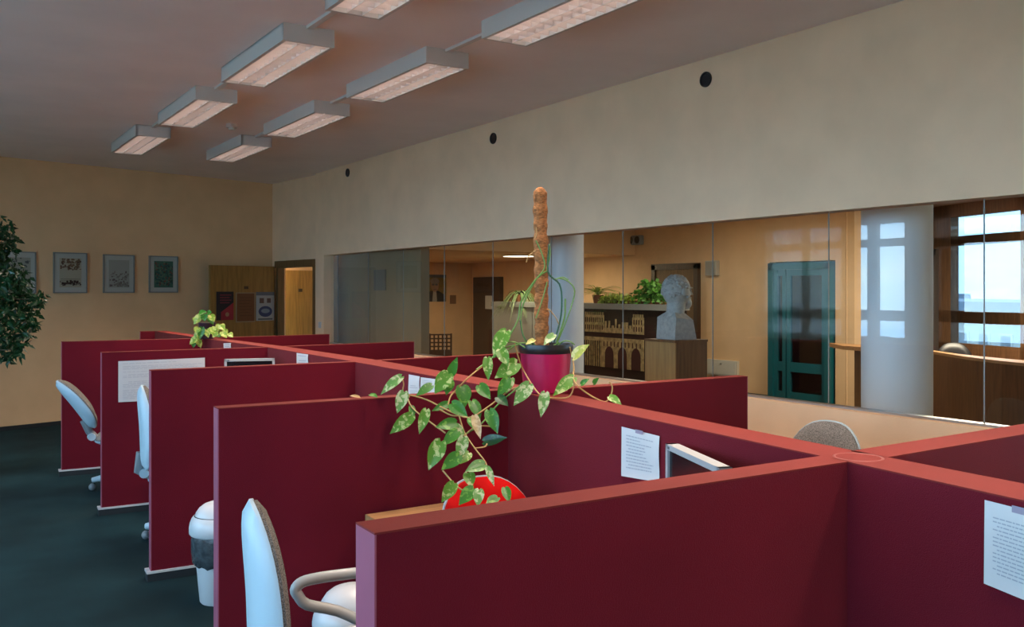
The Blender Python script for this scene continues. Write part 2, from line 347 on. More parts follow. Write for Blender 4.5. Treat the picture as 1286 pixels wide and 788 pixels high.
lob = MB(); lob.box((10.95,7.9,0),(13.0,7.98,2.3)); lob.box((10.95,9.5,0),(13.0,9.58,2.3)); lob.box((13,7.9,0),(13.08,9.58,2.3)); lob.box((10.95,7.9,2.2),(13.0,9.58,2.3)); lob.box((10.95,7.9,-.1),(13.0,9.58,0))
st(lob.build('wall_lobby', mat('grey_lobby_wall',(.20,.17,.15),.8)), 'grey lobby behind the teal door')
# sheer curtain over the farthest left window (mirrored in the glazing in front of the teal door)
cu = MB(); k = 110; ys = [8.86+(10.62-8.86)*i/k for i in range(k+1)]
vs = [(-2.90+.045*math.sin(i*.42)+.015*math.sin(i*.23), yy, z) for z in (.70,2.92) for i,yy in enumerate(ys)]
cu.add(vs, [[i,i+1,k+2+i,k+1+i] for i in range(k)])
co = cu.build('sheer_curtain', SHEER, smooth=True); tag(co, 'pale sheer curtain over far left window, mirrored in the glazing before the teal door', 'curtain')
MB().tube([(-2.90,8.8,2.93),(-2.90,10.7,2.93)], .015).build('curtain_rail', METAL, co)
# curved window facade of the hall
fp = [ud(1060,366,13.6), ud(1081,366,13.9), ud(1170,366,14.0), ud(1191,366,13.6), ud(1285,366,12.2), ud(1360,366,11.0), ud(1460,366,9.6), ud(1600,366,8.2)]
fp = [Vector((p.x,p.y)) for p in fp]
fa = struct('window_30','curved wood framed window facade of the hall')
FZ = [(0,.88),(1.18,1.36),(2.33,2.47),(2.76,HZC)]
def member(p,q,t,z0,z1,name,mt=FRAMEW): MB().wall(p,q,t,z0,z1).build(name, mt, fa)
for i in range(len(fp)-1):
    p,q = fp[i],fp[i+1]; L_ = (q-p).length
    if L_ < .05: continue
    d = (q-p)/L_; pw = .10
    for (z0,z1) in FZ: member(p,q,.10,z0,z1,'window_rail' if z0 > 0 and z1 < HZC else ('window_apron' if z0 == 0 else 'window_header'))
    if i in (2,): 
        member(p,q,.08,0,HZC,'window_pier'); continue
    member(p-d*.0,p+d*.05,.14,0,HZC,'window_post'); member(q-d*.05,q,.14,0,HZC,'window_post')
    quad((*(p+d*.05),.88),(*(q-d*.05),.88),(*(q-d*.05),2.76),(*(p+d*.05),2.76)).build('pane', SOLAR, fa)
hw = MB().wall(fp[-1], fp[-1]+Vector((-.6,-2.5)), .12, 0, HZC); hw.wall((10.86,7.8), fp[0], .10, 0, HZC)
st(hw.build('wall_hall_side', CREAMB), 'hall wall beside the curved windows')
# columns
for (u,d,r,lb) in ((1126,6.16,.228,'wide pale blue-white round column by the counter'),(710.5,10.3,.205,'slimmer pale round column behind the moss pole')):
    p = ud(u,366,d); c_ = MB().lathe([(r,0),(r,HZC)], (p.x,p.y,0), 48).build('column', COLM, smooth=True); tag(c_, lb, 'column', 'round hall columns')
# buildings outside
def building(name,lb,c0,w,dp,ztop,nwin,rz,mt):
    t = thing(name, lb, 'building', c0, rz); MB().box((0,-w/2,-9),(dp,w/2,ztop)).build('wall', mt, t); MB().box((-.3,-w/2-.3,ztop),(dp,w/2+.3,ztop+.75)).build('roof', mat('slate_blue_roof',(.10,.16,.24),.6), t)
    for j in range(nwin):
        yy = -w/2+w*(j+.5)/nwin
        for zz in (ztop-2.2,ztop-5):
            f = MB().box((-.06,yy-.55,zz),(0,yy+.55,zz+1.35)).build('window', mat('white_render',(.62,.66,.66),.7), t)
            MB().box((-.08,yy-.42,zz+.1),(-.05,yy+.42,zz+1.25)).build('pane', mat('grey_pane',(.10,.14,.18),.2), f)
BW = mat('pale_building_render',(.46,.48,.46),.8)
building('apartment_block','long pale apartment block outside the curved hall windows',ud(1250,366,46),40,10,-1.3,20,-.55,BW)
building('distant_block','pale block with slate roof outside, left of the wide column',ud(1060,366,95),14,10,-1.0,6,-.7,BW)
gm = mat('outdoor_ground',(.30,.31,.29),.9); st(MB().box((15,-80,-9.5),(150,120,-9.2)).build('ground', gm), 'ground outside the building')
st(MB().box((-150,-80,-9.5),(-4,120,-9.2)).build('ground', gm), 'ground outside the left windows')
# counter
def arc(us): return [Vector(ud(u,366,d)[:2]) for u,d in us]
ap = arc([(1168,10.4),(1195,9.8),(1225,9.3),(1258,8.9),(1300,8.5),(1370,8.0)])
ct = thing('reception_counter','long curved brown wooden reception counter right of the wide column','counter',(ap[0].x,ap[0].y,0))
inv = Vector((-ap[0].x,-ap[0].y))
top = MB(); 
for i in range(len(ap)-1):
    p,q = ap[i]+inv, ap[i+1]+inv; MB().wall(p,q,.05,0,.93).build('front_panel', mat('counter_wood',(.13,.06,.022),.4,var=.2,scale=6,stretch=(6,6,.6)), ct)
pl = [tuple(a+inv) for a in ap]; bk = [tuple(a+inv+Vector((.45,.45))) for a in ap]
MB().prism(pl+bk[::-1], .93,.96).build('counter_top', mat('tan_counter_top',(.42,.24,.11),.35,var=.1,scale=5), ct)
ap2 = arc([(1057,11.4),(1100,10.9)])
ct2 = thing('counter_end','light wooden counter end left of the wide column','counter',(ap2[0].x,ap2[0].y,0)); o_ = Vector((-ap2[0].x,-ap2[0].y))
MB().prism([tuple(ap2[0]+o_),tuple(ap2[1]+o_),tuple(ap2[1]+o_+Vector((.5,.5))),tuple(ap2[0]+o_+Vector((.4,.5)))], .91,.96).build('counter_top', WOODL, ct2)
e0 = Vector(ud(1073,366,11.25)[:2])+o_; e1 = Vector(ud(1090,366,11.1)[:2])+o_
MB().wall(e0,e1,.3,0,.91).build('end_panel', WOODB, ct2)
# dark chair behind the counter
p = ud(1200,445,10.6); hc = thing('swivel_chair','dark grey chair back rising behind the curved counter','chair',(p.x,p.y,0),math.radians(215))
# (its parts are added after the chair builder below)
# cabinet with plant trough and castle picture
XC = 9.3
cab = thing('room_divider','long low grey-topped room divider behind the glazing','cabinet',(XC,9.85,0)); ln = 4.9
MB().box((-.03,-.02,1.36),(.42,ln,1.45)).build('top_trough', mat('grey_laminate',(.30,.32,.30),.5), cab)
yb = ux(733,400,XC).y-9.85
for (a,b) in ((yb+.02,yb+.75),(yb+.77,yb+1.5),(yb+1.52,ln)): MB().box((0,a,.02),(.38,b,1.36)).build('side_panel', mat('pale_grey_laminate',(.36,.38,.36),.5), cab)
MB().box((.02,0,.02),(.38,yb,1.36)).build('display_back', mat('dark_brown_backing',(.028,.014,.008),.7), cab)
# printed palace panorama mounted on the divider
castle = MB(); random.seed(3); x_ = .012; y0c, y1c = ux(808,430,XC).y-9.85, yb-.02; wc = y1c-y0c
OCH = mat('ochre_print',(.48,.37,.17),.8,var=.35,scale=14)
def rect(m_,a,b,c,d,e=0): m_.box((x_-e,a,c),(x_+.008,b,d))
dk = MB()
def R2(m_,s0,s1,z0,z1,pr=.008): m_.box((x_-pr,y1c-wc*s1,z0),(x_+.004,y1c-wc*s0,z1))
x_ = .012
R2(castle,0,.34,.98,1.26); R2(castle,.82,1,.98,1.24); R2(castle,.34,.82,.98,1.06); R2(castle,.30,1,.42,.90); R2(castle,0,.30,.84,.90)
for j in range(9): R2(castle,.005+j*.038,.025+j*.038,1.26,1.31)
for j in range(5): R2(castle,.83+j*.035,.848+j*.035,1.24,1.29)
for j in range(8): w_ = random.uniform(.02,.04); R2(castle,.36+j*.058,.36+j*.058+w_,1.06,1.06+random.uniform(.03,.17))
for j in range(8): R2(castle,.01+j*.038,.022+j*.038,.42,.84)
for j in range(9):
    for z in (1.02,1.14): R2(dk,.012+j*.037,.028+j*.037,z,z+.08,.010)
for j in range(4):
    for z in (1.02,1.13): R2(dk,.84+j*.04,.857+j*.04,z,z+.075,.010)
for j in range(11): R2(dk,.34+j*.06,.355+j*.06,.76,.84,.010)
for c_ in (.44,.66,.88):
    cy = y1c-wc*c_; rr = wc*.075; pts = [(cy-rr,.42),(cy+rr,.42)]+[(cy+rr*math.cos(PI*t/10),.62+rr*1.3*math.sin(PI*t/10)) for t in range(11)]
    dk.add([(x_-.010,p,q) for p,q in pts],[list(range(len(pts)))[::-1]])
dk.build('palace_openings', mat('dark_print_openings',(.06,.018,.012),.8), cab, kind='stuff')
castle.build('palace_print', OCH, cab, kind='stuff')
# ------------------------------------------------------------------ plinth and bust
pc = ud(848,428,7.55); s_ = .375
plx,ply = pc.x, pc.y
pln = thing('plinth','square brown wooden plinth carrying the pale bust','plinth',(plx+s_/2,ply+s_/2,0)); zt = 1.235
MB().box((-s_/2+.012,-s_/2+.012,0),(s_/2-.012,s_/2-.012,zt-.02)).build('core', WOODB, pln)
MB().box((-s_/2,-s_/2,0),(-s_/2+.012,s_/2,zt-.02)).build('side_panel', mat('tan_plinth_side',(.36,.22,.085),.5,var=.15,scale=6,stretch=(6,6,.5)), pln)
MB().box((-s_/2+.012,-s_/2,0),(s_/2,-s_/2+.012,zt-.02)).build('side_panel', WOODB, pln)
MB().box((-s_/2-.005,-s_/2-.005,zt-.02),(s_/2+.005,s_/2+.005,zt)).build('top', WOODB, pln)
bu = MB()  # facing local +X
bu.hexa([(-.12,-.135,0),(.11,-.135,0),(.11,.135,0),(-.12,.135,0),(-.105,-.14,.19),(.07,-.14,.17),(.07,.14,.17),(-.105,.14,.19)])
bu.hexa([(-.105,-.14,.19),(.07,-.14,.17),(.07,.14,.17),(-.105,.14,.19),(-.07,-.07,.235),(.04,-.07,.225),(.04,.07,.225),(-.07,.07,.235)])
bu.tube([(-.02,0,.17),(-.015,0,.24),(0,0,.35)], [.092,.078,.085], 18)
def head(v):
    x,y_,z = v; 
    if x > 0: x *= (1.0 if z > -.1 else 1.0); y_ *= 1-.22*x
    if z < -.2: x = x*(1-.06*(-z)) + .08*(-z); y_ *= 1+.15*z
    # hair locks
    if x < .35 and z > -.5: k_ = 1+.02*math.sin(9*math.atan2(y_,x)+6*z)*math.cos(8*z); x *= k_; y_ *= k_
    # brow, eye socket
    if x > .5 and abs(y_) < .6 and -.05 < z < .18: x -= .07*(1 if abs(y_) > .12 else 0)
    return Vector((x,y_,z))
bu.ball((.0,0,.418),(.135,.115,.150),34,24,head); bu.ball((.085,0,.315),(.062,.062,.058),18,12)
bu.hexa([(.11,-.020,.385),(.166,-.015,.388),(.166,.015,.388),(.11,.020,.385),(.118,-.008,.455),(.134,-.007,.455),(.134,.007,.455),(.118,.008,.455)])   # nose
bu.ball((.130,0,.362),(.020,.032,.010),10,6); bu.ball((.132,0,.347),(.018,.027,.010),10,6)  # lips, chin
for sg in (-1,1): bu.ball((-.005,sg*.115,.41),(.026,.012,.036),10,8); bu.ball((.112,sg*.040,.428),(.014,.018,.011),10,6); bu.ball((.116,sg*.040,.449),(.018,.028,.008),10,6)
rng = random.Random(5)
for i in range(110):
    a = rng.uniform(.35*PI,1.65*PI); z = rng.uniform(-.35,.95); rr = math.sqrt(max(0,1-z*z)); bu.ball((.129*rr*math.cos(a),.109*rr*math.sin(a),.418+.144*z),(.017,.017,.014),7,5)
bst = bu.build('bust', STONE, smooth=True); bst.location = (plx+s_/2+.01,ply+s_/2,zt); bst.rotation_euler = (0,0,math.radians(-8)); bst.scale=(1.0,1.0,.99)
tag(bst,'pale plaster bust of a man standing on the wooden plinth','bust')
# wall things in the hall
p = ux(801,302,10.8); t = thing('wall_speaker','dark round-faced wall speaker high on the hall wall','speaker',(10.8,p.y,p.z)); 
MB().box((-.10,-.17,-.085),(0,.17,.085)).build('body', GREYP, t, bevel=.02); 
for sg in (-1,1): MB().lathe([(.0,.012),(.05,.012),(.068,0)], k=20, cap=False).xf(Matrix.Translation((-.10,sg*.085,0))@Matrix.Rotation(-PI/2,4,'Y')).build('cone', BLACK, t)
p = ux(897,337,10.8); t = thing('wall_loudspeaker','small white square loudspeaker on wall right of the bust','speaker',(10.8,p.y,p.z)); 
MB().box((-.09,-.12,-.12),(0,.12,.12)).build('body', mat('ivory_plastic',(.42,.40,.34),.5), t, bevel=.01); MB().box((-.096,-.10,-.10),(-.09,.10,.10)).build('grille', mat('ivory_grille',(.33,.31,.26),.6,bump=1,bscale=300), t)
p0 = ux(887,451,10.74); p1 = ux(925,474,10.74); t = thing('wall_cabinet','flat white access box low on the hall wall','box',(10.8,(p0.y+p1.y)/2,(p0.z+p1.z)/2)); hw_,hh_ = abs(p0.y-p1.y)/2, (p0.z-p1.z)/2
MB().box((-.06,-hw_,-hh_),(0,hw_,hh_)).build('box_body', mat('white_enamel',(.55,.52,.44),.5), t); MB().box((-.066,-hw_+.02,-hh_+.02),(-.06,hw_-.02,hh_-.02)).build('cover', mat('white_enamel2',(.58,.55,.47),.5), t); MB().lathe([(.0,.01),(.012,.01),(.012,0)],k=10,cap=False).xf(Matrix.Translation((-.066,0,hh_-.06))@Matrix.Rotation(-PI/2,4,'Y')).build('lock', METAL, t)
# portrait poster on the far hall wall (generic man in a suit)
p0 = uy(530,345,17.98); p1 = uy(560,379,17.98); t = thing('portrait_poster','portrait poster of a man in glasses and dark suit','poster',((p0.x+p1.x)/2,17.992,(p0.z+p1.z)/2)); w_,h_ = (p1.x-p0.x)/2,(p0.z-p1.z)/2
MB().box((-w_,-.02,-h_),(w_,0,h_)).build('backing', mat('mustard_print',(.20,.14,.03),.8), t); MB().box((-w_,-.024,h_*.78),(w_,-.02,h_)).build('title_band', INKD, t)
def disc(cx,cz,rx,rz_,dy,k=20): return MB().add([(cx+rx*math.cos(2*PI*i/k),dy,cz+rz_*math.sin(2*PI*i/k)) for i in range(k)],[list(range(k))])
MB().add([(-w_*.9,-.022,-h_),(w_*.95,-.022,-h_),(w_*.9,-.022,-h_*.5),(w_*.35,-.022,-h_*.2),(-w_*.3,-.022,-h_*.2),(-w_*.85,-.022,-h_*.55)],[[0,1,2,3,4,5]]).build('suit', BLACK, t)
quad((-.05,-.024,-h_),(.07,-.024,-h_),(.05,-.024,-h_*.2),(-.03,-.024,-h_*.2)).build('shirt', mat('shirt_print',(.36,.34,.30),.8), t)
disc(.01,h_*.22,.105,.15,-.026).build('face', mat('face_print',(.30,.19,.12),.8), t); disc(.01,h_*.52,.115,.075,-.027).build('hair', mat('hair_print',(.24,.22,.20),.8), t)
for sg in (-1,1): disc(.01+sg*.045,h_*.26,.036,.022,-.028,12).build('spectacle_lens', INKD, t)
disc(.01,-.03,.05,.012,-.028,12).build('moustache', mat('moustache_print',(.16,.12,.10),.8), t)
# lattice-back wooden chair in the hall
p = ud(553,419,16.0); t = thing('lattice_chair','brown wooden chair with square lattice back in the hall','chair',(p.x,p.y,0),math.radians(-33.5+8)); bx = MB
for sx in (-1,1):
    MB().hexa([(sx*.19-.015,-.015,0),(sx*.19+.015,-.015,0),(sx*.19+.015,.015,0),(sx*.19-.015,.015,0),(sx*.19-.015,-.06,.90),(sx*.19+.015,-.06,.90),(sx*.19+.015,-.03,.90),(sx*.19-.015,-.03,.90)]).build('leg', WOODD, t)
    MB().box((sx*.19-.018,.36,0),(sx*.19+.018,.40,.44)).build('leg', WOODD, t)
MB().box((-.21,-.01,.44),(.21,.42,.48)).build('seat', WOODB, t)
WD2 = mat('brown_lattice_wood',(.075,.032,.014),.45)
for j in range(6): xx = -.185+.37*j/5; MB().box((xx-.014,-.055,.50),(xx+.014,-.03,.88)).build('slat', WD2, t)
for j in range(5): zz = .60+.28*j/4; MB().box((-.19,-.058,zz-.013),(.19,-.028,zz+.013)).build('slat', WD2, t)
MB().box((-.2,-.06,.47),(.2,-.03,.60)).build('lower_rail', WD2, t)
# ------------------------------------------------------------------ partitions
TZ = 1.2
def panel_mesh(poly_bot, z0, z1): return MB().prism(poly_bot, z0, z1)
def shrink_panel(a, b, t, name, label, left_end=None, group='burgundy partition screens'):
    # a -> b centreline, t thickness
    a = Vector(a); b = Vector(b); d = (b-a).normalized(); nn = Vector((-d.y,d.x))*t/2; L_ = (b-a).length
    rz = math.atan2(d.y,d.x); o = thing(name, label, 'partition', (a.x,a.y,0), rz, group)
    h = t/2
    MB().box((.004,-h,.055),(L_,h,TZ-.004)).build('fabric_panel', RED, o)
    MB().box((0,-h-.0005,TZ-.004),(L_+.0,h+.0005,TZ)).build('top_edge', REDTOP, o)
    MB().box((0,-h,.055),(.004,h,TZ-.004)).build('end_edge', REDEND, o)
    MB().box((-.022,-h-.012,.045),(L_,h+.012,.058)).build('base_trim', WHITE, o)
    MB().box((-.018,-h-.009,0),(L_,h+.009,.045)).build('plinth', DARK, o)
    return o
Lp = [(10.70,2.24),(8.85,2.28),(7.17,2.353),(5.35,2.331),(3.5,2.258),(2.4,2.15),(1.49,2.05),(1.0,1.985),(-.4,1.80)]
Rp = [(10.70,2.37),(8.85,2.405),(7.17,2.505),(5.35,2.515),(3.7,2.425),(2.4,2.297),(1.49,2.197),(1.05,2.155),(-.4,1.98)]
sp = thing('spine_partition','long burgundy partition wall running lengthwise between the two rows of bays','partition',(0,0,0),0,None)
poly = [(x,y) for y,x in Rp[::-1]]+[(x,y) for y,x in Lp]
MB().prism(poly,.055,TZ-.004).build('fabric_panel', RED, sp); MB().prism(poly,TZ-.004,TZ).build('top_edge', REDTOP, sp)
MB().prism([(x+(.02 if i < len(Rp) else -.02),y) for i,(x,y) in enumerate(poly)],.045,.062).build('base_trim', WHITE, sp); MB().prism(poly,0,.045).build('plinth', DARK, sp)
MB().lathe([(.058,0),(.060,.0012),(.064,.0012),(.066,0)],(2.128,1.515,TZ),40,cap=False).build('joint_ring', mat('pale_worn_ring',(.20,.032,.027),.5), sp, True)
def jx(pts,y):
    pts = sorted(pts)
    for (ya,xa),(yb_,xb) in zip(pts[:-1],pts[1:]):
        if ya <= y <= yb_: return xa+(xb-xa)*(y-ya)/(yb_-ya)
PL = [((.712,1.583),(2.06,1.538),.092,'nearest burgundy cross partition, its corner at bottom centre'),
      ((.968,3.545),(2.262,3.47),.075,'burgundy cross partition the pothos hangs over'),
      ((1.112,5.43),(2.335,5.36),.065,'burgundy cross partition in front of the white bin, behind the pothos one'),
      ((1.135,7.21),(2.355,7.14),.06,'burgundy cross partition with the large printed sheet'),
      ((1.078,8.92),(2.285,8.83),.06,'burgundy cross partition at far left beside the tilted chair'),
      ((2.09,10.72),(2.25,10.70),.06,'farthest small burgundy partition end by the back wall')]
PL[2] = (PL[2][0],PL[2][1],PL[2][2],'burgundy cross partition with the white lidded bin at its foot')
for a,b,t_,lb in PL: shrink_panel(a,b,t_,'cross_partition',lb)
PR = [((3.60,8.93),(2.39,8.85),.06,'burgundy screen right of the spine nearest the doorway'),
      ((3.70,7.20),(2.49,7.16),.06,'burgundy screen right of the spine in front of khaki panels'),
      ((3.68,5.44),(2.50,5.38),.065,'burgundy screen right of the spine behind the magenta pot'),
      ((3.67,3.32),(2.39,3.36),.075,'burgundy screen right of the spine in front of the plinth'),
      ((3.67,1.53),(2.19,1.53),.115,'burgundy screen right of the spine at the right frame edge')]
for a,b,t_,lb in PR: shrink_panel(a,b,t_,'right_cross_partition',lb,group='burgundy partition screens right of the spine')
# ------------------------------------------------------------------ desks
def desk(x0,x1,y0,y1,lb,zt=.70,ell=None):
    o = thing('desk',lb,'desk',(x0,y0,0),0,'desks inside the partition bays'); w,d = x1-x0,y1-y0
    (MB().prism([(p-x0,q-y0) for p,q in ell],zt-.028,zt) if ell else MB().box((0,0,zt-.028),(w,d,zt))).build('desktop', WOODL, o, bevel=.002)
    for (px,py) in ((.06,.06) if not ell else (ell[0][0]-x0+.06,.06),(w-.06,.06),(.06,d-.06),(w-.06,d-.06)): MB().box((px-.02,py-.02,0),(px+.02,py+.02,zt-.028)).build('leg', METAL, o)
desk(1.78,2.04,1.70,2.48,'light wooden desk carrying the silver-framed monitor',zt=.73)
desk(1.55,2.17,3.16,3.445,'narrow light wooden desk strip behind the red chair',zt=.725)
desk(1.70,2.20,3.62,5.30,'light wooden desk in the bay behind the pothos')
desk(1.70,2.27,5.50,7.06,'light wooden desk in the bay with the far monitor')
desk(1.70,2.22,7.29,8.78,'light wooden desk in the bay beside the tilted chair')
# ------------------------------------------------------------------ office chairs
def smooth(P):
    P = [Vector(p) for p in P]; Q = []
    for i in range(len(P)-1):
        p0 = P[max(0,i-1)]; p1 = P[i]; p2 = P[i+1]; p3 = P[min(len(P)-1,i+2)]
        for t in (0,.34,.67): Q.append(.5*((2*p1)+(p2-p0)*t+(2*p0-5*p1+4*p2-p3)*t*t+(3*p1-p0-3*p2+p3)*t**3))
    return Q+[P[-1]]
def pad(w,h,front,t,curve,k=40,rings=8,taper=.30,n_=2.6):
    """rounded pad in the YZ plane; front=+1 cushion towards +X, -1 shell towards -X"""
    m = MB(); vs = []; fs = []
    def pt(r,a,side):
        ca,sa = math.cos(a),math.sin(a); q = (abs(ca)**n_+abs(sa)**n_)**(-1/n_)
        y_ = w/2*r*q*ca; z = h/2*r*q*sa; y_ *= 1-taper*(z/h+.1)
        x = curve*y_*y_*1.6 - .10*(z/h)**2*.6
        dome = t*math.sqrt(max(0,1-r**4))+.012
        return (x+(front*dome if side else 0),y_,z)
    for side in (1,0):
        base = len(vs); vs.append(pt(0,0,side))
        for j in range(1,rings+1):
            for i in range(k): vs.append(pt(j/rings,2*PI*i/k,side))
        for i in range(k): fs.append([base,base+1+i,base+1+(i+1)%k][::front*(1 if side else -1)])
        for j in range(rings-1):
            for i in range(k): fs.append([base+1+j*k+i,base+1+(j+1)*k+i,base+1+(j+1)*k+(i+1)%k,base+1+j*k+(i+1)%k][::front*(1 if side else -1)])
    n1 = 1+rings*k; o0 = 1+(rings-1)*k
    for i in range(k): fs.append([o0+i,n1+o0+i,n1+o0+(i+1)%k,o0+(i+1)%k][::front])
    return m.add(vs,fs)
def office_chair(o, recline=8, fabric=FABR, shell=SHELL, zb=.74, bh=.54, bw_=.44, arms=True, seat=True):
    M = Matrix.Translation((-.20,0,zb-bh/2)) @ Matrix.Rotation(-math.radians(recline),4,'Y') @ Matrix.Translation((0,0,bh/2))
    pad(bw_,bh,1,.035,.55).xf(M).build('backrest_cushion', fabric, o, True)
    sh = pad(bw_+.012,bh+.012,-1,.040,.55).xf(M).build('backrest_shell', shell, o, True)
    br = MB().tube([M@Vector((-.05,0,-bh*.30)),M@Vector((-.07,0,-bh*.52)),(-.20,0,.44),(-.05,0,.40)],[.03,.032,.03,.028],10); br.build('back_bracket', GREYP, o, True)
    MB().lathe([(.0,-.045),(.03,-.045),(.034,0),(.03,.045),(.0,.045)],k=14,cap=False).xf(Matrix.Translation((-.235,0,.46))@Matrix.Rotation(PI/2,4,'X')).build('tilt_knob', shell, o, True)
    Ms = Matrix.Translation((.02,0,.45)) @ Matrix.Rotation(-PI/2,4,'Y')
    pad(.46,.46,1,.035,.1,taper=0,n_=3.4).xf(Matrix.Translation((.02,0,.445))@Matrix.Rotation(-PI/2,4,'Y')@Matrix.Identity(4)).build('seat_cushion', fabric, o, True)
    pad(.465,.465,-1,.03,.1,taper=0,n_=3.4).xf(Matrix.Translation((.02,0,.445))@Matrix.Rotation(-PI/2,4,'Y')).build('seat_shell', shell, o, True)
    if arms:
        for sg in (-1,1):
            y_ = sg*.27; pts = []
            loop = [(.20,.42),(.165,.47),(.06,.535),(-.045,.57),(-.075,.605),(-.085,.625),(-.07,.645),(-.035,.655),(.05,.66),(.22,.66),(.28,.655),(.31,.635),(.315,.61),(.29,.54),(.235,.42)]
            MB().tube(smooth([(x,y_,z) for x,z in loop]),.019,10).build('armrest', mat('satin_grey_arm',(.40,.42,.42),.3), o, True)
            MB().box((.16,min(y_,sg*.15),.405),(.24,max(y_,sg*.15),.425)).build('arm_bracket', GREYP, o)
    MB().lathe([(.045,.10),(.045,.26),(.028,.27),(.028,.42)],k=16).build('gas_column', BLACK, o, True)
    for j in range(5):
        a = 2*PI*j/5+.3; ca,sa = math.cos(a),math.sin(a)
        MB().tube([(.03*ca,.03*sa,.12),(.15*ca,.15*sa,.105),(.24*ca,.24*sa,.085)],[.034,.028,.022],8).build('base_arm', shell, o, True)
        MB().ball((.24*ca,.24*sa,.03),(.028,.028,.03),12,8).build('castor', GREYP, o, True)
def chair_at(name,lb,x,y,deg,**k):
    o = thing(name,lb,'chair',(x,y,0),math.radians(deg),k.pop('group','grey office chairs left of the spine')); office_chair(o,**k); return o
chair_at('office_chair','grey office chair with pale shell and arm loop, nearest, beside the front partition',1.105,2.70,-13,recline=3,zb=.72,bh=.56,bw_=.40)
chair_at('office_chair','grey office chair seen edge-on, half behind the third partition',1.475,6.2,-13,recline=3,arms=False,zb=.76,bw_=.42)
chair_at('office_chair','grey office chair leaning back beside the farthest left bay',1.43,8.02,-6,recline=35,arms=False,zb=.785,bh=.47)
chair_at('office_chair','grey office chair whose rounded top shows right of the spine',3.50,2.80,188,recline=5,arms=False,group='grey office chair right of the spine')
chair_at('red_office_chair','bright red office chair with grey shell under the trailing pothos',1.885,2.80,-93,recline=12,fabric=REDF,arms=False,zb=.66,bh=.50,bw_=.46,group='red office chair')
office_chair(hc,recline=5,fabric=BLACK,shell=BLACK,arms=False,zb=.76)
# ------------------------------------------------------------------ waste bins
BAG = mat('translucent_grey_bag',(.05,.06,.065),.25,var=.3,scale=30,bump=1,bscale=40)
def bin_(x,y,lb,rz=0):
    o = thing('waste_bin',lb,'bin',(x,y,0),rz,'white swing-lid waste bins')
    MB().lathe([(.09,0),(.098,.01),(.125,.30),(.130,.36),(.124,.36)],k=32).build('bin_body', WHITE, o, True)
    bg_ = MB().lathe([(.116,.20),(.132,.215),(.139,.28),(.143,.35),(.137,.372)],k=40,cap=False)
    bg_.v = [(v[0]*(1+.02*math.sin(i*2.3)),v[1]*(1+.02*math.sin(i*2.3)),v[2]+.006*math.sin(i*1.7)) for i,v in enumerate(bg_.v)]
    bg_.build('bin_bag', BAG, o, True)
    MB().lathe([(.146,.365),(.152,.372),(.152,.40),(.148,.425),(.140,.447),(.128,.462),(.124,.458)],k=44,cap=False).build('lid_rim', WHITE, o, True)
    MB().lathe([(.1285,.4600),(.1225,.4645)],k=44,cap=False).build('lid_seam', DARK, o, True)
    lid = MB().lathe([(.123,.460),(.117,.478),(.102,.500),(.078,.518),(.045,.530),(.0,.535)],k=36,cap=False)
    lid.build('swing_lid', WHITE, o, True)
b1 = uz(268,757,0)
bin_(1.345,4.86,'white swing-lid bin with grey bag between two partitions on the left')
bin_(1.385,3.19,'glossy white swing-lid bin behind the nearest chair arm')
# ------------------------------------------------------------------ monitors
def monitor(lb,c,rz,zt,w=.42,h=.30,tilt=0,zd=.70):
    o = thing('monitor',lb,'monitor',(c[0],c[1],zd),rz,'desk monitors'); z1 = zt-zd; z0 = z1-h
    T = Matrix.Translation((0,0,z0)) @ Matrix.Rotation(tilt,4,'Y') @ Matrix.Translation((0,0,-z0)); b_ = .018
    fr = MB()
    fr.box((-.02,-w/2,z1-b_),(.02,w/2,z1)); fr.box((-.02,-w/2,z0),(.02,w/2,z0+b_+.01)); fr.box((-.02,-w/2,z0),(.02,-w/2+b_,z1)); fr.box((-.02,w/2-b_,z0),(.02,w/2,z1)); fr.xf(T).build('bezel', SILVER, o)
    MB().box((-.012,-w/2+b_,z0+b_),(.0,w/2-b_,z1-b_)).xf(T).build('screen', SCREEN, o); MB().box((.0,-w/2+.02,z0+.02),(.045,w/2-.02,z1-.03)).xf(T).build('back_cover', GREYP, o)
    MB().box((.02,-.03,.01),(.05,.03,z0+.1)).build('stand', SILVER, o); MB().lathe([(.08,0),(.08,.012),(.0,.016)],(.02,0,0),24).build('foot', SILVER, o)
    MB().box((-.0215,w/2-.035,z1-.014),(-.02,w/2-.022,z1-.006)).xf(T).build('badge', INKD, o)
A_ = uz(843,557,1.15); B_ = uz(912,588,1.15); dd = (B_-A_).normalized(); c_ = A_+dd*.21
monitor('silver-framed dark monitor poking up behind the nearest partition',(c_.x,c_.y),math.atan2(dd.x,-dd.y),1.15,zd=.73)
A_ = uz(281.9,451.3,1.14); B_ = uz(345,450.1,1.14); c_ = (A_+B_)/2; dd = (B_-A_)
monitor('white-framed dark monitor behind the third partition, far left bay',(c_.x,c_.y),math.atan2(dd.x,-dd.y),1.14,w=dd.length,h=.30)
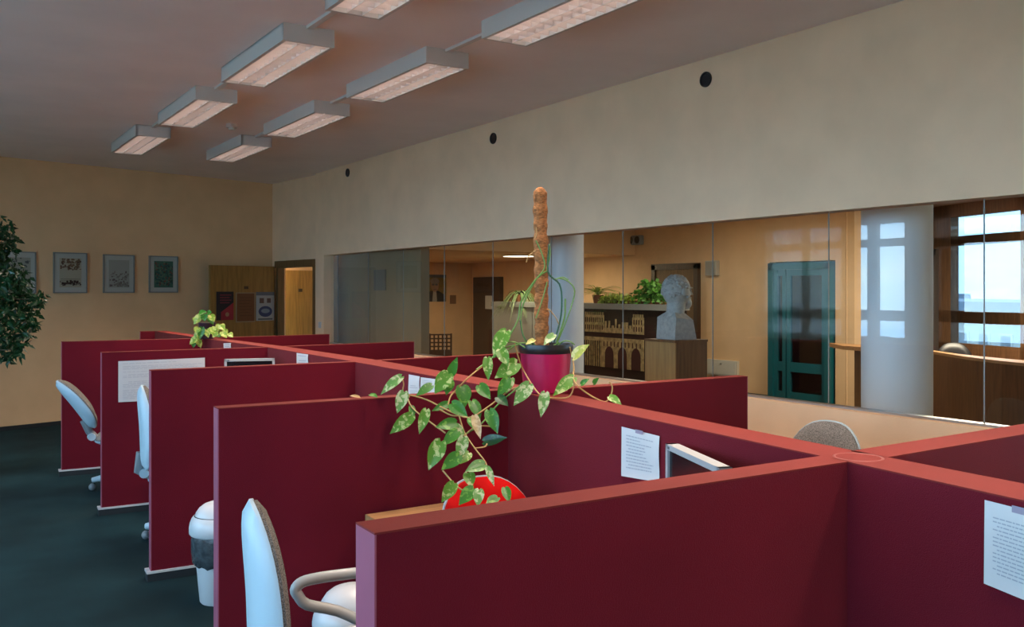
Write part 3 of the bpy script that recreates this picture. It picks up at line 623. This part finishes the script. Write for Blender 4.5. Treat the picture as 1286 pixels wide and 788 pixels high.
# ------------------------------------------------------------------ papers
def sheet(name,lb,cat,P,nrm,lines=True,matp=PAPER,inset=(.14,.14,.86,.86),nl=16,group='papers pinned to the partitions',seed=1,inkm=None,tape=True):
    """P: four corners tl,tr,br,bl in world space"""
    tl,tr,br,bl = [Vector(q) for q in P]; nrm = Vector(nrm).normalized(); org = (tl+tr+br+bl)/4
    def at(s,t): return (tl*(1-s)+tr*s)*(1-t)+(bl*(1-s)+br*s)*t
    o = thing(name,lb,cat,org,0,group); m = MB(); k = 8; vs = []; fs = []
    for j in range(k+1):
        for i in range(k+1):
            s_,t_ = i/k,j/k; b_ = .003+.006*abs(math.sin(PI*t_*1.0+.5))*s_*(1-.4*t_); vs.append(at(s_,t_)+nrm*b_-org)
    for j in range(k):
        for i in range(k): fs.append([j*(k+1)+i,(j+1)*(k+1)+i,(j+1)*(k+1)+i+1,j*(k+1)+i+1])
    m.add(vs,fs).build('sheet', matp, o, True)
    if lines:
        r = random.Random(seed); q = MB(); y = inset[1]; step = (inset[3]-inset[1])/nl
        for j in range(nl):
            if r.random() < .15: continue
            a = inset[0]+(0.06 if r.random() < .3 else 0); b = inset[2]-r.random()**2*.35; t0 = y+j*step; t1 = t0+step*.34; x = a
            while x < b:
                w = r.uniform(.03,.09); e = min(b,x+w); off = []
                for (s_,t_) in ((x,t0),(x,t1),(e,t1),(e,t0)): off.append(at(s_,t_)+nrm*(.0042+.006*abs(math.sin(PI*t_*1.0+.5))*s_*(1-.4*t_))-org)
                q.add(off,[[0,1,2,3]]); x = e+.012
        q.build('printed_text', inkm or INK, o)
    if tape:
        t0 = [at(.42,-.03)+nrm*.012-org,at(.42,.05)+nrm*.012-org,at(.62,.05)+nrm*.012-org,at(.62,-.03)+nrm*.012-org]
        MB().add(t0,[[0,1,2,3]]).build('tape', mat('grey_tape',(.30,.26,.34),.4), o)
    return o
def on_spine(u,v):   # where the sight line meets the spine's left face
    L = (u-643)/FP
    rx,ry = sn+L*cs, cs-L*sn
    best = None
    for (ya,xa),(yb_,xb) in zip(Lp[:-1],Lp[1:]):
        ex,ey = xb-xa,yb_-ya; den = rx*ey-ry*ex; d = (xa*ey-ya*ex)/den; yy = ry*d
        if min(ya,yb_)-1e-6 <= yy <= max(ya,yb_)+1e-6: best = Vector((rx*d,yy,EYE-(v-HZ)*d/FP))
    return best
nl = (-1,.05,0)
def spine_sheet(lb,pts,**k): return sheet('paper_notice',lb,'paper',[on_spine(*q) for q in pts],nl,**k)
def tape_sig(o): pass
spine_sheet('white notice on the spine between pothos and silver monitor',[(781.5,536),(830,548),(829,606),(781,598)],nl=11,seed=2)
spine_sheet('white notice at the right frame edge, the nearest',[(1237.5,628),(1330,651),(1330,771),(1236.5,733)],nl=15,seed=5,inset=(.13,.17,.8,.86))
spine_sheet('small white sheet behind pothos leaves, beside the pictured card',[(529,474),(549,476.5),(548,497),(528,497)],nl=8,seed=6,tape=False)
pcd = spine_sheet('small pictured card behind pothos leaves',[(514,470.5),(528.5,473),(527.5,497),(513,497)],nl=5,seed=7,tape=False,inset=(.15,.5,.85,.95))
spine_sheet('tiny white note on the spine above the third partition',[(373,443.5),(388,445.5),(388,461),(373,461)],nl=4,seed=8,tape=False)
spine_sheet('tiny white note on the spine below the far plant',[(281,431.5),(291,431),(291,441),(281.5,441)],nl=3,seed=9,tape=False)
def p4(u,v):
    p = uy(u,v,7.16)
    for _ in range(3): p = uy(u,v,7.178-.0574*(p.x-1.135))
    return p
sheet('timetable_sheet','large white printed timetable sheet on the fourth partition','paper',[p4(148.5,454),p4(257,449.5),p4(257,500),p4(148.5,505.5)],(0,-1,0),nl=26,inset=(.05,.06,.96,.95),seed=11,tape=False,inkm=mat('faint_table_ink',(.46,.47,.50),.9))
# ------------------------------------------------------------------ framed prints on the back wall
def on_back(u,v,off=0.0):
    L = (u-643)/FP; r = Vector((sn+L*cs,cs-L*sn)); a = cornerC+Vector((bdir.y,-bdir.x))*(-off); 
    den = r.x*bdir.y-r.y*bdir.x; d = (a.x*bdir.y-a.y*bdir.x)/den
    return Vector((r.x*d,r.y*d,EYE-(v-HZ)*d/FP))
bn = Vector((-bdir.y,bdir.x)); bn = bn if bn.y < 0 else -bn; bn3 = Vector((bn.x,bn.y,0))
MOUNT = mat('pale_mount',(.40,.42,.38),.7); FRM = mat('thin_grey_frame',(.20,.22,.21),.4)
def framed(lb,u0,u1,v0,v1,style):
    tl = on_back(u0,v0); br = on_back(u1,v1); c = (tl+br)/2; w = (Vector((br.x-tl.x,br.y-tl.y))).length; h = abs(tl.z-br.z)
    o = thing('framed_print',lb,'picture',c,math.atan2(br.y-tl.y,br.x-tl.x),'framed prints on the back wall')
    f = MB(); b_ = .014
    for (a,bb) in (((-w/2,-.03,h/2-b_),(w/2,0,h/2)),((-w/2,-.03,-h/2),(w/2,0,-h/2+b_)),((-w/2,-.03,-h/2),(-w/2+b_,0,h/2)),((w/2-b_,-.03,-h/2),(w/2,0,h/2))): f.box(a,bb)
    f.build('frame', FRM, o); MB().box((-w/2+b_,-.018,-h/2+b_),(w/2-b_,-.002,h/2-b_)).build('mount', MOUNT, o)
    pw,ph = w*.33,h*.36; r = random.Random(style*7+1); BASES = [(.30,.30,.24),(.36,.34,.25),(.30,.31,.27),(.05,.13,.09)]
    MB().box((-pw,-.020,-ph),(pw,-.018,ph)).build('print', mat('print_base_%d'%style,BASES[style],.8), o)
    cols = [[(.08,.09,.08)],[(.10,.045,.03),(.16,.10,.05),(.06,.03,.02)],[(.13,.10,.09),(.20,.19,.16)],[(.02,.045,.03),(.14,.06,.04),(.10,.16,.10),(.03,.08,.07)]][style]
    for ci,cc in enumerate(cols):
        q = MB()
        for j in range(46):
            x = r.uniform(-pw*.95,pw*.85); zf = r.random(); z = {1:ph*(.15+.75*zf) if ci < 2 else -ph*(.9-.25*zf), 2:-ph*.95+ph*1.0*zf*zf+(.0 if x > 0 else -.0), 3:-ph*.9+1.75*ph*zf}.get(style,-ph+2*ph*zf)
            ww,hh = r.uniform(.006,.03),r.uniform(.006,.03); q.box((x,-.0215-.0004*ci,z),(min(x+ww,pw*.97),-.020,min(z+hh,ph*.97)))
        q.build('print_figures', mat('print_ink_%d_%d'%(style,ci),cc,.8), o, kind='stuff')
    q = MB(); 
    for j in range(4): q.box((-pw*.9,-.0215,-ph*(.45+.12*j)),(pw*(.9-.2*(j%2)),-.020,-ph*(.43+.12*j)+.003))
    if style in (1,): q.build('print_caption', mat('caption_ink',(.20,.17,.12),.8), o)
framed('leftmost framed print, partly hidden by the ficus',4,44.5,315.5,369,0)
framed('framed print with a brown row of figures, second from left',66.5,108.5,316.8,368.3,1)
framed('framed print with a faint grey drawing, third from left',129,168,319.6,368,2)
framed('framed dark green print, nearest the open door',186.5,222.5,321.3,367.8,3)
# open door leaf with posters, folded back against the back wall
dlf = struct('door_6','yellow-brown wooden door leaf standing open')
tl = on_back(262,332,-.0); tr = on_back(344,334); tl = Vector((tl.x*.984,tl.y*.984,tl.z)); tr = Vector((tr.x*.988,tr.y*.988,tr.z))
wdt = (Vector((tr.x-tl.x,tr.y-tl.y))).length; dlf.location = (tl.x,tl.y,0); dlf.rotation_euler = (0,0,math.atan2(tr.y-tl.y,tr.x-tl.x))
MB().box((0,-.04,.01),(wdt-.02,0,2.01)).build('door_leaf', WOODY, dlf, bevel=.003)
pos = [(269.5,366.5,291,402,'red'),(294,367.5,318,404.5,'brown'),(319.5,367,342,402.5,'white')]
def leafpt(u,v):   # point on door leaf, local
    L = (u-643)/FP; r = Vector((sn+L*cs,cs-L*sn)); d_ = (Vector((tr.x,tr.y))-Vector((tl.x,tl.y))).normalized(); a = Vector((tl.x,tl.y))
    den = r.x*d_.y-r.y*d_.x; d = (a.x*d_.y-a.y*d_.x)/den; return ((Vector((r.x*d,r.y*d))-a).dot(d_), EYE-(v-HZ)*d/FP)
for (u0,v0,u1,v1,kd) in pos:
    a,z1 = leafpt(u0,v0); b,z0 = leafpt(u1,v1); w = b-a; h = z1-z0; mx,mz = (a+b)/2,(z0+z1)/2
    lb = {'red':'black and red poster on the open door leaf','brown':'brown notice with pale border on the open door leaf','white':'white poster with a blue oval on the open door leaf'}[kd]
    th = Matrix.Translation(dlf.location)@Matrix.Rotation(dlf.rotation_euler[2],4,'Z'); wp = th@Vector((mx,-.043,mz))
    o = thing('door_poster',lb,'poster',wp,dlf.rotation_euler[2],'posters on the open door')
    Pm = {'red':mat('black_poster',(.012,.010,.016),.6),'brown':mat('pale_border',(.30,.22,.14),.7),'white':mat('white_poster',(.34,.36,.38),.7)}[kd]
    MB().box((-w/2,-.003,-h/2),(w/2,.003,h/2)).build('sheet', Pm, o)
    if kd == 'red':
        MB().add([(-w/2+.07,-.004,-h/2),(w/2,-.004,-h/2),(w/2,-.004,h*.12),(-w/2+.07,-.004,-h*.22)],[[0,1,2,3]]).build('red_field', mat('poster_red',(.30,.012,.03),.6), o)
        q = MB(); 
        for j in range(4): q.box((-w*.3,-.005,h*(.36-.09*j)),(w*(.36-.1*(j%2)),-.003,h*(.40-.09*j)))
        q.build('lettering', mat('poster_dark_red_text',(.16,.02,.035),.6), o)
        disc(w*.12,-h*.30,.03,.03,-.0055).build('emblem', mat('poster_pale',(.36,.20,.12),.6), o)
    if kd == 'brown':
        MB().box((-w/2+.015,-.005,-h/2+.015),(w/2-.015,-.003,h/2-.015)).build('brown_field', mat('poster_brown',(.17,.062,.022),.7), o)
        q = MB()
        for j in range(7): q.box((-w*.32,-.006,h*(.32-.1*j)),(w*(.34-.07*(j%3)),-.005,h*(.335-.1*j)))
        q.build('lettering', mat('poster_brown_text',(.10,.035,.012),.7), o)
    if kd == 'white':
        for (xx,zz,ww,hh) in ((-.24,.20,.16,.18),(.16,.20,.14,.16)): MB().box((w*(xx-ww/2)*1.0,-.005,h*(zz-hh/2)),(w*(xx+ww),-.003,h*(zz+hh/2))).build('picture', mat('poster_pic',(.12,.07,.06),.7), o)
        MB().box((-w/2,-.005,h*.38),(w/2,-.003,h*.5)).build('header_band', mat('poster_grey',(.12,.13,.16),.7), o)
        disc(0,-h*.18,w*.38,h*.19,-.0055,28).build('blue_oval', mat('poster_blue',(.025,.04,.13),.6), o); disc(0,-h*.16,w*.24,h*.08,-.0065).build('oval_highlight', mat('poster_lightblue',(.16,.22,.30),.6), o)
        q = MB(); q.box((-w*.4,-.005,-h*.47),(w*.4,-.003,-h*.42)); q.build('lettering', INKD, o)
a,z_ = leafpt(306,361.5); wp = th@Vector((a,-.043,z_)); tag(MB().box((wp.x-.04,wp.y-.003,wp.z-.02),(wp.x+.04,wp.y+.003,wp.z+.02)).build('door_plate', WOODD),'small dark number plate above the brown door notice','sign')
# ------------------------------------------------------------------ ceiling lights
def lamp_proto():
    o = thing('ceiling_light','x','light',(0,0,CZ)); w,l_,h = .32,1.30,.105
    hb = MB(); hb.box((-w/2,-l_/2,-h),(-w/2+.022,l_/2,0)); hb.box((w/2-.022,-l_/2,-h),(w/2,l_/2,0)); hb.box((-w/2,-l_/2,-h),(w/2,-l_/2+.02,0)); hb.box((-w/2,l_/2-.02,-h),(w/2,l_/2,0)); hb.box((-w/2,-l_/2,-.012),(w/2,l_/2,0))
    hb.build('housing', LAMPW, o)
    rf = MB(); rf.box((-w/2+.022,-l_/2+.02,-.02),(w/2-.022,l_/2-.02,-.013)); rf.build('reflector', mat('lamp_reflector',(.12,.075,.06),.35,metal=.6), o)
    for sx in (-1,1): MB().tube([(sx*.072,-l_/2+.03,-.028),(sx*.072,l_/2-.03,-.028)],.009,8).build('fluorescent_tube', TUBE, o, True)
    lv = MB()
    for x in (-.045,.045): lv.box((x*1.0-.0018,-l_/2+.02,-h+.002),(x+.0018,l_/2-.02,-h+.046))
    k = 15
    for j in range(1,k):
        y = -l_/2+l_*j/k; lv.hexa([(-w/2+.022,y-.0015,-h+.003),(w/2-.022,y-.0015,-h+.003),(w/2-.022,y+.0015,-h+.003),(-w/2+.022,y+.0015,-h+.003),(-w/2+.022,y-.006,-h+.042),(w/2-.022,y-.006,-h+.042),(w/2-.022,y+.006,-h+.042),(-w/2+.022,y+.006,-h+.042)])
    lv.build('louvre', LOUV, o); MB().box((-.02,-l_/2-.66,-.018),(.02,-l_/2,-.0)).build('connector', LAMPW, o); return o
def copy_tree(o):
    c = o.copy(); C.objects.link(c)
    for ch in o.children: k = ch.copy(); C.objects.link(k); k.parent = c
    return c
proto = lamp_proto(); first = True
spots = []
for col,xs in (('left',[1.96,1.965,1.955,1.90,1.87]),('right',[2.93,2.915,2.91,2.90,2.88])):
    for j,(x,y) in enumerate(zip(xs,[3.86,5.82,7.78,9.76,1.9])): spots.append((col,j,x,y))
nm = {0:'nearest visible, cut by the top of the picture',1:'second from the front',2:'third from the front',3:'farthest',4:'behind the frame'}
for col,j,x,y in spots+[('left',5,1.87,-.1),('right',5,2.88,-.1),('left',6,1.87,-2.0),('right',6,2.88,-2.0)]:
    al = area('fluorescent_light', (x,y,CZ-.108), (0,0,0), .26, 1.24, LAMP_W, (1.0,.80,.66)); al.data.spread = math.radians(118)
for col,j,x,y in spots:
    o = proto if first else copy_tree(proto); first = False
    o.location = (x,y,CZ); o['label'] = 'white louvred fluorescent ceiling light, %s row, %s' % (col,nm[j]); o['category'] = 'light'; o['group'] = 'louvred ceiling lights'
p = uz(291,156,CZ); sd = thing('smoke_detector','small round smoke detector between the two rows of lights','detector',(p.x,p.y,CZ)); MB().lathe([(.05,0),(.055,-.02),(.05,-.035),(.0,-.035)],k=24,cap=False).build('base', LAMPW, sd, True); MB().lathe([(.03,-.035),(.032,-.055),(.0,-.06)],k=20,cap=False).build('sensor', LAMPW, sd, True)
# ------------------------------------------------------------------ plants
def leaf_mesh(L_=1,W_=1,fold=.18,droop=.25,k=6):
    """heart shaped leaf along +X in the XY plane, normal +Z"""
    prof = [(-.03,.14),(.05,.35),(.18,.47),(.34,.50),(.52,.44),(.70,.31),(.86,.14),(1.0,0)]
    vs = []; fs = []; nr = len(prof)
    for (x,w) in prof:
        for s_ in (-1,-.5,0,.5,1):
            xx = x+(.05 if x < .1 and abs(s_) < .3 else 0)-(.05 if x < .1 and abs(s_) > .9 else 0); yy = w*s_*W_; vs.append((xx*L_, yy, fold*abs(yy)-droop*L_*xx*xx))
    for j in range(nr-1):
        for i in range(4): fs.append([j*5+i,(j+1)*5+i,(j+1)*5+i+1,j*5+i+1])
    return vs,fs
def leaf(parent,b,t,w,nrm,mt,name='leaf'):
    b,t = Vector(b),Vector(t); ax = t-b; L_ = ax.length; ax.normalize(); nn = Vector(nrm); nn = (nn-ax*nn.dot(ax)).normalized(); sd_ = nn.cross(ax)
    vs,fs = leaf_mesh(L_,w,.25,.12); M = Matrix((( ax.x,sd_.x,nn.x),(ax.y,sd_.y,nn.y),(ax.z,sd_.z,nn.z)))
    m = MB(); m.add([b+M@Vector(v) for v in vs],fs); return m.build(name, mt, parent, True)
# main pothos on the spine
PD = 4.04; pb = uz(684,491,TZ); PX,PY = 2.345,3.27
pot = thing('potted_pothos','trailing variegated pothos in a magenta pot on the spine partition','plant',(PX,PY,TZ))
MB().lathe([(.092,0),(.098,.004),(.106,.08),(.115,.185),(.108,.185),(.10,.17),(.0,.17)],k=40,cap=False).build('pot', POTM, pot, True)
MB().lathe([(.108,.165),(.121,.185),(.123,.20),(.121,.215),(.113,.215),(.108,.19)],k=40,cap=False).build('inner_pot', BLACK, pot, True)
MB().lathe([(.112,.195),(.06,.205),(.0,.21)],k=24,cap=False).build('soil', SOIL, pot)
ml = MB(); k = 22; nz_ = 90; vs = []; fs = []; rg = random.Random(2)
for j in range(nz_+1):
    z = .19+.725*j/nz_; r0 = .0305*(1+.07*math.sin(z*95)+.04*math.sin(z*41))*(1 if j < nz_-2 else (.9,.7,.3)[j-nz_+2])
    for i in range(k): a = 2*PI*i/k; rr = r0*(1+rg.uniform(-.07,.07)); vs.append((-.018+.004*math.sin(z*5)+rr*math.cos(a),.012+rr*math.sin(a),z))
for j in range(nz_):
    for i in range(k): fs.append([j*k+i,j*k+(i+1)%k,(j+1)*k+(i+1)%k,(j+1)*k+i])
fs.append([nz_*k+i for i in range(k)]); ml.add(vs,fs).build('moss_pole', COIR, pot, True)
def Z7(x,y): return (440+x/3.03,400+y/3.03)
def Z6(x,y): return (440+x/3.283,220+y/3.283)
inv_p = -Vector((PX,PY,TZ)); rg = random.Random(11)
def dep(u,v):
    # distance of the vines: over the partition top near the pot, hanging in front of the cross partition further left and down
    if v < 470 and u > 600: return 3.93
    if u > 640: return 3.72 if v > 470 else 3.9
    return 3.84 - .0028*max(0,v-490) - .0004*max(0,600-u)
cam_n = lambda p: (Vector((0,0,EYE))-p).normalized()
leaves = [(195,222,112,285,42,'P'),(205,280,178,360,46,'P'),(235,370,150,438,50,'V'),(290,348,262,440,40,'V'),(232,335,240,378,26,'G'),(310,255,250,292,36,'G'),(375,210,320,285,62,'V'),(380,218,405,150,36,'G'),(378,235,365,290,42,'G'),(425,258,438,338,60,'G'),
(385,325,445,372,50,'G'),(490,255,533,305,46,'G'),(462,315,497,385,45,'G'),(595,48,540,145,62,'V'),(522,150,525,235,38,'V'),(570,118,600,180,45,'V'),(635,170,550,225,64,'V'),(612,228,592,285,38,'P'),(682,250,622,330,54,'P'),(742,283,725,375,42,'P'),
(850,225,770,292,50,'V'),(848,150,904,96,48,'Y'),(878,252,905,230,22,'G'),(925,248,942,228,20,'G'),(985,298,1032,325,32,'V'),(528,350,560,437,50,'G'),(403,398,325,412,46,'G'),(375,325,312,350,32,'G'),(408,430,350,482,45,'G'),(395,405,437,448,32,'P'),
(432,452,410,542,46,'P'),(345,468,297,577,62,'V'),(415,520,347,575,52,'G'),(452,512,418,552,40,'V'),(508,470,592,452,42,'D'),(472,372,495,458,34,'T'),(512,556,438,578,52,'G'),(448,588,462,642,46,'V'),(522,568,547,637,26,'P'),(395,628,348,700,48,'V'),
(470,648,412,708,54,'G'),(490,652,485,716,42,'P'),(560,682,515,708,40,'G'),(588,645,605,700,36,'G'),(775,62,735,98,34,'P'),(700,82,668,96,22,'Y'),(75,290,103,297,22,'G'),(35,300,0,292,16,'T'),(600,230,560,300,40,'G'),(560,300,600,330,40,'D'),(455,380,470,420,30,'G')]
mm_ = {'P':LEAFP,'V':LEAFV,'G':LEAFG,'D':LEAFD,'Y':LEAFY,'T':LEAFT}
for (a,b,c,d,w,kd) in leaves:
    u0,v0 = Z7(a,b); u1,v1 = Z7(c,d); D = dep((u0+u1)/2,(v0+v1)/2)+rg.uniform(-.06,.03)
    P0 = ud(u0,v0,D+.012)+inv_p; P1 = ud(u1,v1,D-.03)+inv_p; nn = cam_n(P0-inv_p)+Vector((rg.uniform(-.35,.35),rg.uniform(-.35,.35),.55+rg.uniform(-.2,.3)))
    leaf(pot,P0,P1,(w/3.03)*D/FP*1.05,nn,mm_[kd])
def vine(pts,conv,r,mt,dd=0.0,name='vine'):
    P = []
    for x,y in pts: u,v = conv(x,y); P.append(ud(u,v,dep(u,v)+.015+dd)+inv_p)
    Q = []
    for i in range(len(P)-1):   # catmull-rom
        p0 = P[max(0,i-1)]; p1 = P[i]; p2 = P[i+1]; p3 = P[min(len(P)-1,i+2)]
        for t in (0,.25,.5,.75): Q.append(.5*((2*p1)+(p2-p0)*t+(2*p0-5*p1+4*p2-p3)*t*t+(3*p1-p0-3*p2+p3)*t**3))
    Q.append(P[-1]); MB().tube(Q,r,6).build(name, mt, pot, True)
for pts,mt in [([(625,95),(640,150),(665,210),(720,290),(770,303),(830,300),(850,262),(848,232)],STEM),([(500,185),(450,225),(400,275),(380,300),(372,330)],STEM),([(215,290),(290,310),(370,350),(450,378),(520,340),(600,280),(640,262),(700,262)],STEM),([(215,290),(235,340),(310,400),(362,437)],STEM),
 ([(410,355),(432,430),(470,490),(512,545),(520,570)],STEM),([(432,448),(480,412),(540,412)],STEM),([(352,580),(400,635),(440,660),(480,655)],STEM),([(195,225),(203,250),(200,280),(225,300)],STEM),([(835,110),(850,180),(852,240),(900,285),(965,318),(990,296),(997,262),(985,242)],STEM),
 ([(640,100),(570,118),(540,150),(480,195)],STEMG),([(690,100),(640,95),(590,130),(520,160)],STEMG),([(640,262),(560,330),(500,400),(440,440)],STEMG),([(470,495),(510,490),(520,478)],STEM),([(340,348),(385,370),(420,370)],STEM),([(690,85),(730,125),(790,95)],STEMG)]:
    vine(pts,Z7,.0032,mt)
for pts,mt,r in [([(765,270),(792,330),(800,385),(760,440),(705,560),(720,680),(790,725),(860,690)],STEMG,.0035),([(820,290),(815,400),(862,450),(872,520),(865,600),(840,690)],STEMD,.0038),([(820,285),(823,330),(810,390)],STEMG,.003),([(860,425),(900,440),(925,480),(905,560),(875,640),(850,695)],STEMG,.0032),([(845,430),(875,422),(900,432)],STEMG,.003),
 ([(812,395),(765,430),(705,520),(690,600),(640,690)],STEMG,.0038),([(886,510),(884,580),(868,640),(850,690)],STEMG,.0038),([(765,215),(768,240),(760,262)],STEM,.002),([(725,362),(735,335),(765,310)],STEM,.002),([(815,550),(845,585),(862,622)],STEM,.0025),([(765,590),(790,520),(812,440)],STEMG,.003),([(700,600),(712,660),(735,700)],STEMD,.0035),([(640,690),(680,690),(740,720),(820,730),(870,690),(900,685),(925,700)],STEMG,.0032)]:
    vine(pts,Z6,r,mt,.0)
# small pothos further along the spine
pp = uz(256,421,TZ); sx,sy = 2.30,8.72
sp2 = thing('small_potted_pothos','small bright green pothos in a dark pot at the far end of spine','plant',(sx,sy,TZ)); L0 = -Vector((sx,sy,TZ))
MB().lathe([(.062,0),(.078,.14),(.082,.15),(.074,.15),(.0,.14)],k=24,cap=False).build('pot', mat('dark_purple_pot',(.03,.012,.03),.35), sp2, True)
MB().tube([(-.09,-.03,-.07),(-.05,-.02,.0),(0,0,.15)],.004,6).build('vine', STEMG, sp2); MB().tube([(0,0,.15),(.12,0,.06),(.22,.0,.03)],.004,6).build('vine', STEMG, sp2)
rg = random.Random(4)
LB = leafmat('bright_lime_leaf',(.22,.42,.05),(.55,.62,.15),.5)
def Z3(x,y): return (x/3.897,260+y/3.897)
sl = [(985,530,945,575,34),(1000,525,1000,560,30),(1030,530,1050,560,30),(1015,520,1035,515,24),(960,545,950,565,26),(990,590,975,650,30),(985,610,940,650,30),(965,640,925,672,30),(965,650,985,690,28),(950,655,945,690,24),(1010,600,1020,640,30),(1035,590,1050,630,34),(1060,610,1040,640,26),(1075,575,1065,610,30),(1080,580,1100,600,30),(1085,610,1110,640,32),(1100,600,1105,640,28),(1120,620,1140,638,26),(970,590,955,620,30),(1020,545,1045,575,28),(975,520,1010,512,26),(1060,625,1080,638,26)]
for (a,b,c,d,w) in sl:
    u0,v0 = Z3(a,b); u1,v1 = Z3(c,d); D = 8.42+rg.uniform(-.06,.04); P0 = ud(u0,v0,D)+L0; P1 = ud(u1,v1,D-.02)+L0
    leaf(sp2,P0,P1,(w/3.897)*D/FP*1.15,cam_n(P0-L0)+Vector((rg.uniform(-.4,.4),rg.uniform(-.4,.4),.5)),LB if rg.random() < .75 else LEAFG)
# ficus at the left frame edge: crown clumps shaped after its outline
FX,FY = .34,9.35
fic = thing('potted_ficus','tall dark green ficus at the left edge before the back wall','plant',(FX,FY,0))
MB().lathe([(.15,0),(.20,.30),(.21,.32),(.19,.32),(.0,.30)],k=28,cap=False).build('pot', mat('brown_planter',(.10,.05,.03),.5), fic, True)
MB().tube([(0,0,.28),(.03,.02,.8),(-.02,0,1.3),(.04,.02,1.8),(0,0,2.3)],[.03,.026,.022,.016,.008],8).build('trunk', mat('grey_bark',(.10,.08,.06),.9,bump=1), fic, True)
rg = random.Random(21); fol = MB(); brs = MB(); cl = []
for (u,v,r) in [(5,285,15),(12,305,14),(4,325,22),(22,348,16),(8,352,24),(35,372,20),(20,382,26),(46,376,10),(25,402,22),(40,405,8),(6,410,26),(30,420,14),(8,436,18),(22,440,10),(10,448,7),(-20,300,30),(-30,340,40),(-30,390,42),(-30,430,30),(2,372,22)]:
    cl.append((ud(u,v,8.2+rg.uniform(-.25,.25)), r*8.2/FP))
o3 = Vector((FX,FY,0))
for c,r in cl:
    c = c-o3; z0 = min(2.2,max(.9,c.z-.1)); brs.tube([(0,0,z0),((c.x)*.5,(c.y)*.5,(c.z+z0)/2+.05),tuple(c)],[.010,.007,.003],5)
    for j in range(int(62*(r/.12)**1.6)+10):
        d = Vector((rg.gauss(0,1),rg.gauss(0,1),rg.gauss(0,1))).normalized()*r*rg.random()**.45; b = c+d; L_ = rg.uniform(.055,.085); dr = Vector((rg.gauss(0,1),rg.gauss(0,1),-.9+rg.gauss(0,.5))).normalized(); sdv = dr.cross(Vector((rg.gauss(0,1),rg.gauss(0,1),rg.gauss(0,1)))).normalized()*L_*.26
        nn = dr.cross(sdv).normalized()*.006
        fol.add([b,b+dr*L_*.4+sdv+nn,b+dr*L_,b+dr*L_*.4-sdv+nn],[[0,1,2],[0,2,3]])
brs.build('branch', mat('ficus_branch',(.08,.07,.04),.8), fic); fol.build('foliage', LEAFD, fic, kind='stuff')
# plants on the room divider
def spider(lb,x,y,z,n_,L_,seed,mts,drop=.0,pot=True,name='spider_plant'):
    o = thing(name,lb,'plant',(x,y,z)); r = random.Random(seed)
    if pot: MB().lathe([(.07,0),(.095,.13),(.10,.14),(.085,.14),(.0,.13)],k=20,cap=False).build('pot', mat('terracotta_pot',(.22,.08,.035),.7), o, True)
    z0 = .13 if pot else 0; m = MB()
    for j in range(n_):
        a = r.uniform(0,2*PI); l_ = L_*r.uniform(.6,1.1); e = r.uniform(.5,1.3); w = r.uniform(.008,.013); d = Vector((math.cos(a),math.sin(a),0)); s_ = Vector((-d.y,d.x,0)); vs = []
        for t in range(7):
            q = t/6; pnt = d*(l_*q*(.35+.65*math.cos(e)*q+.2))+Vector((0,0,z0+l_*(math.sin(e)*q-(.75+drop)*q*q))); ww = w*(1-q**2.5); vs += [pnt-s_*ww,pnt+Vector((0,0,-.003)),pnt+s_*ww]
        m.add(vs,[[t*3+i,t*3+i+1,t*3+4+i,t*3+3+i] for t in range(6) for i in range(2)])
    m.build('foliage', mts, o, kind='stuff'); return o
SPG = mat('spider_leaf',(.09,.14,.05),.5,var=.5,scale=8); SPL = mat('lime_spider_leaf',(.36,.48,.07),.5,var=.4,scale=8)
q = ux(650,382,XC+.1); spider('trailing grey-green spider plant left of the moss pole',XC+.15,q.y,1.45,110,.60,1,SPG,.75)
q = ux(748,382,XC+.1); spider('upright lime spider plant right of the slim column',XC+.15,q.y,1.45,60,.48,2,SPL,-.1)
def bushy(lb,u0,u1,h,seed,mt,name,n_):
    a = ux(u0,382,XC+.1).y; b = ux(u1,382,XC+.1).y; y0,y1 = min(a,b),max(a,b); o = thing(name,lb,'plant',(XC+.15,(y0+y1)/2,1.45)); r = random.Random(seed); m = MB()
    MB().box((-.07,-(y1-y0)/2+.03,0),(.07,(y1-y0)/2-.03,.05)).build('trough', mat('terracotta_pot',(.22,.08,.035),.7), o)
    for j in range(n_):
        b_ = Vector((r.uniform(-.14,.14),r.uniform(-(y1-y0)/2,(y1-y0)/2),0)); b_.z = h*r.random()*(1-.6*(abs(b_.y)/((y1-y0)/2))**2)+.01; L_ = r.uniform(.05,.09); dr = Vector((r.gauss(0,1),r.gauss(0,1),r.gauss(.1,.6))).normalized(); sdv = dr.cross(Vector((r.gauss(0,1),r.gauss(0,1),r.gauss(0,1)))).normalized()*L_*.35
        m.add([b_,b_+dr*L_*.4+sdv,b_+dr*L_,b_+dr*L_*.4-sdv],[[0,1,2,3]])
    m.build('foliage', mt, o, kind='stuff'); return o
bushy('low lime green plants along the divider top',757,791,.13,3,SPL,'low_trough_plant',420)
bushy('bushy green plant on the divider left of the bust',797,834,.36,5,mat('mid_green_leaf',(.10,.28,.04),.45,var=.4,scale=8),'bushy_plant',620)
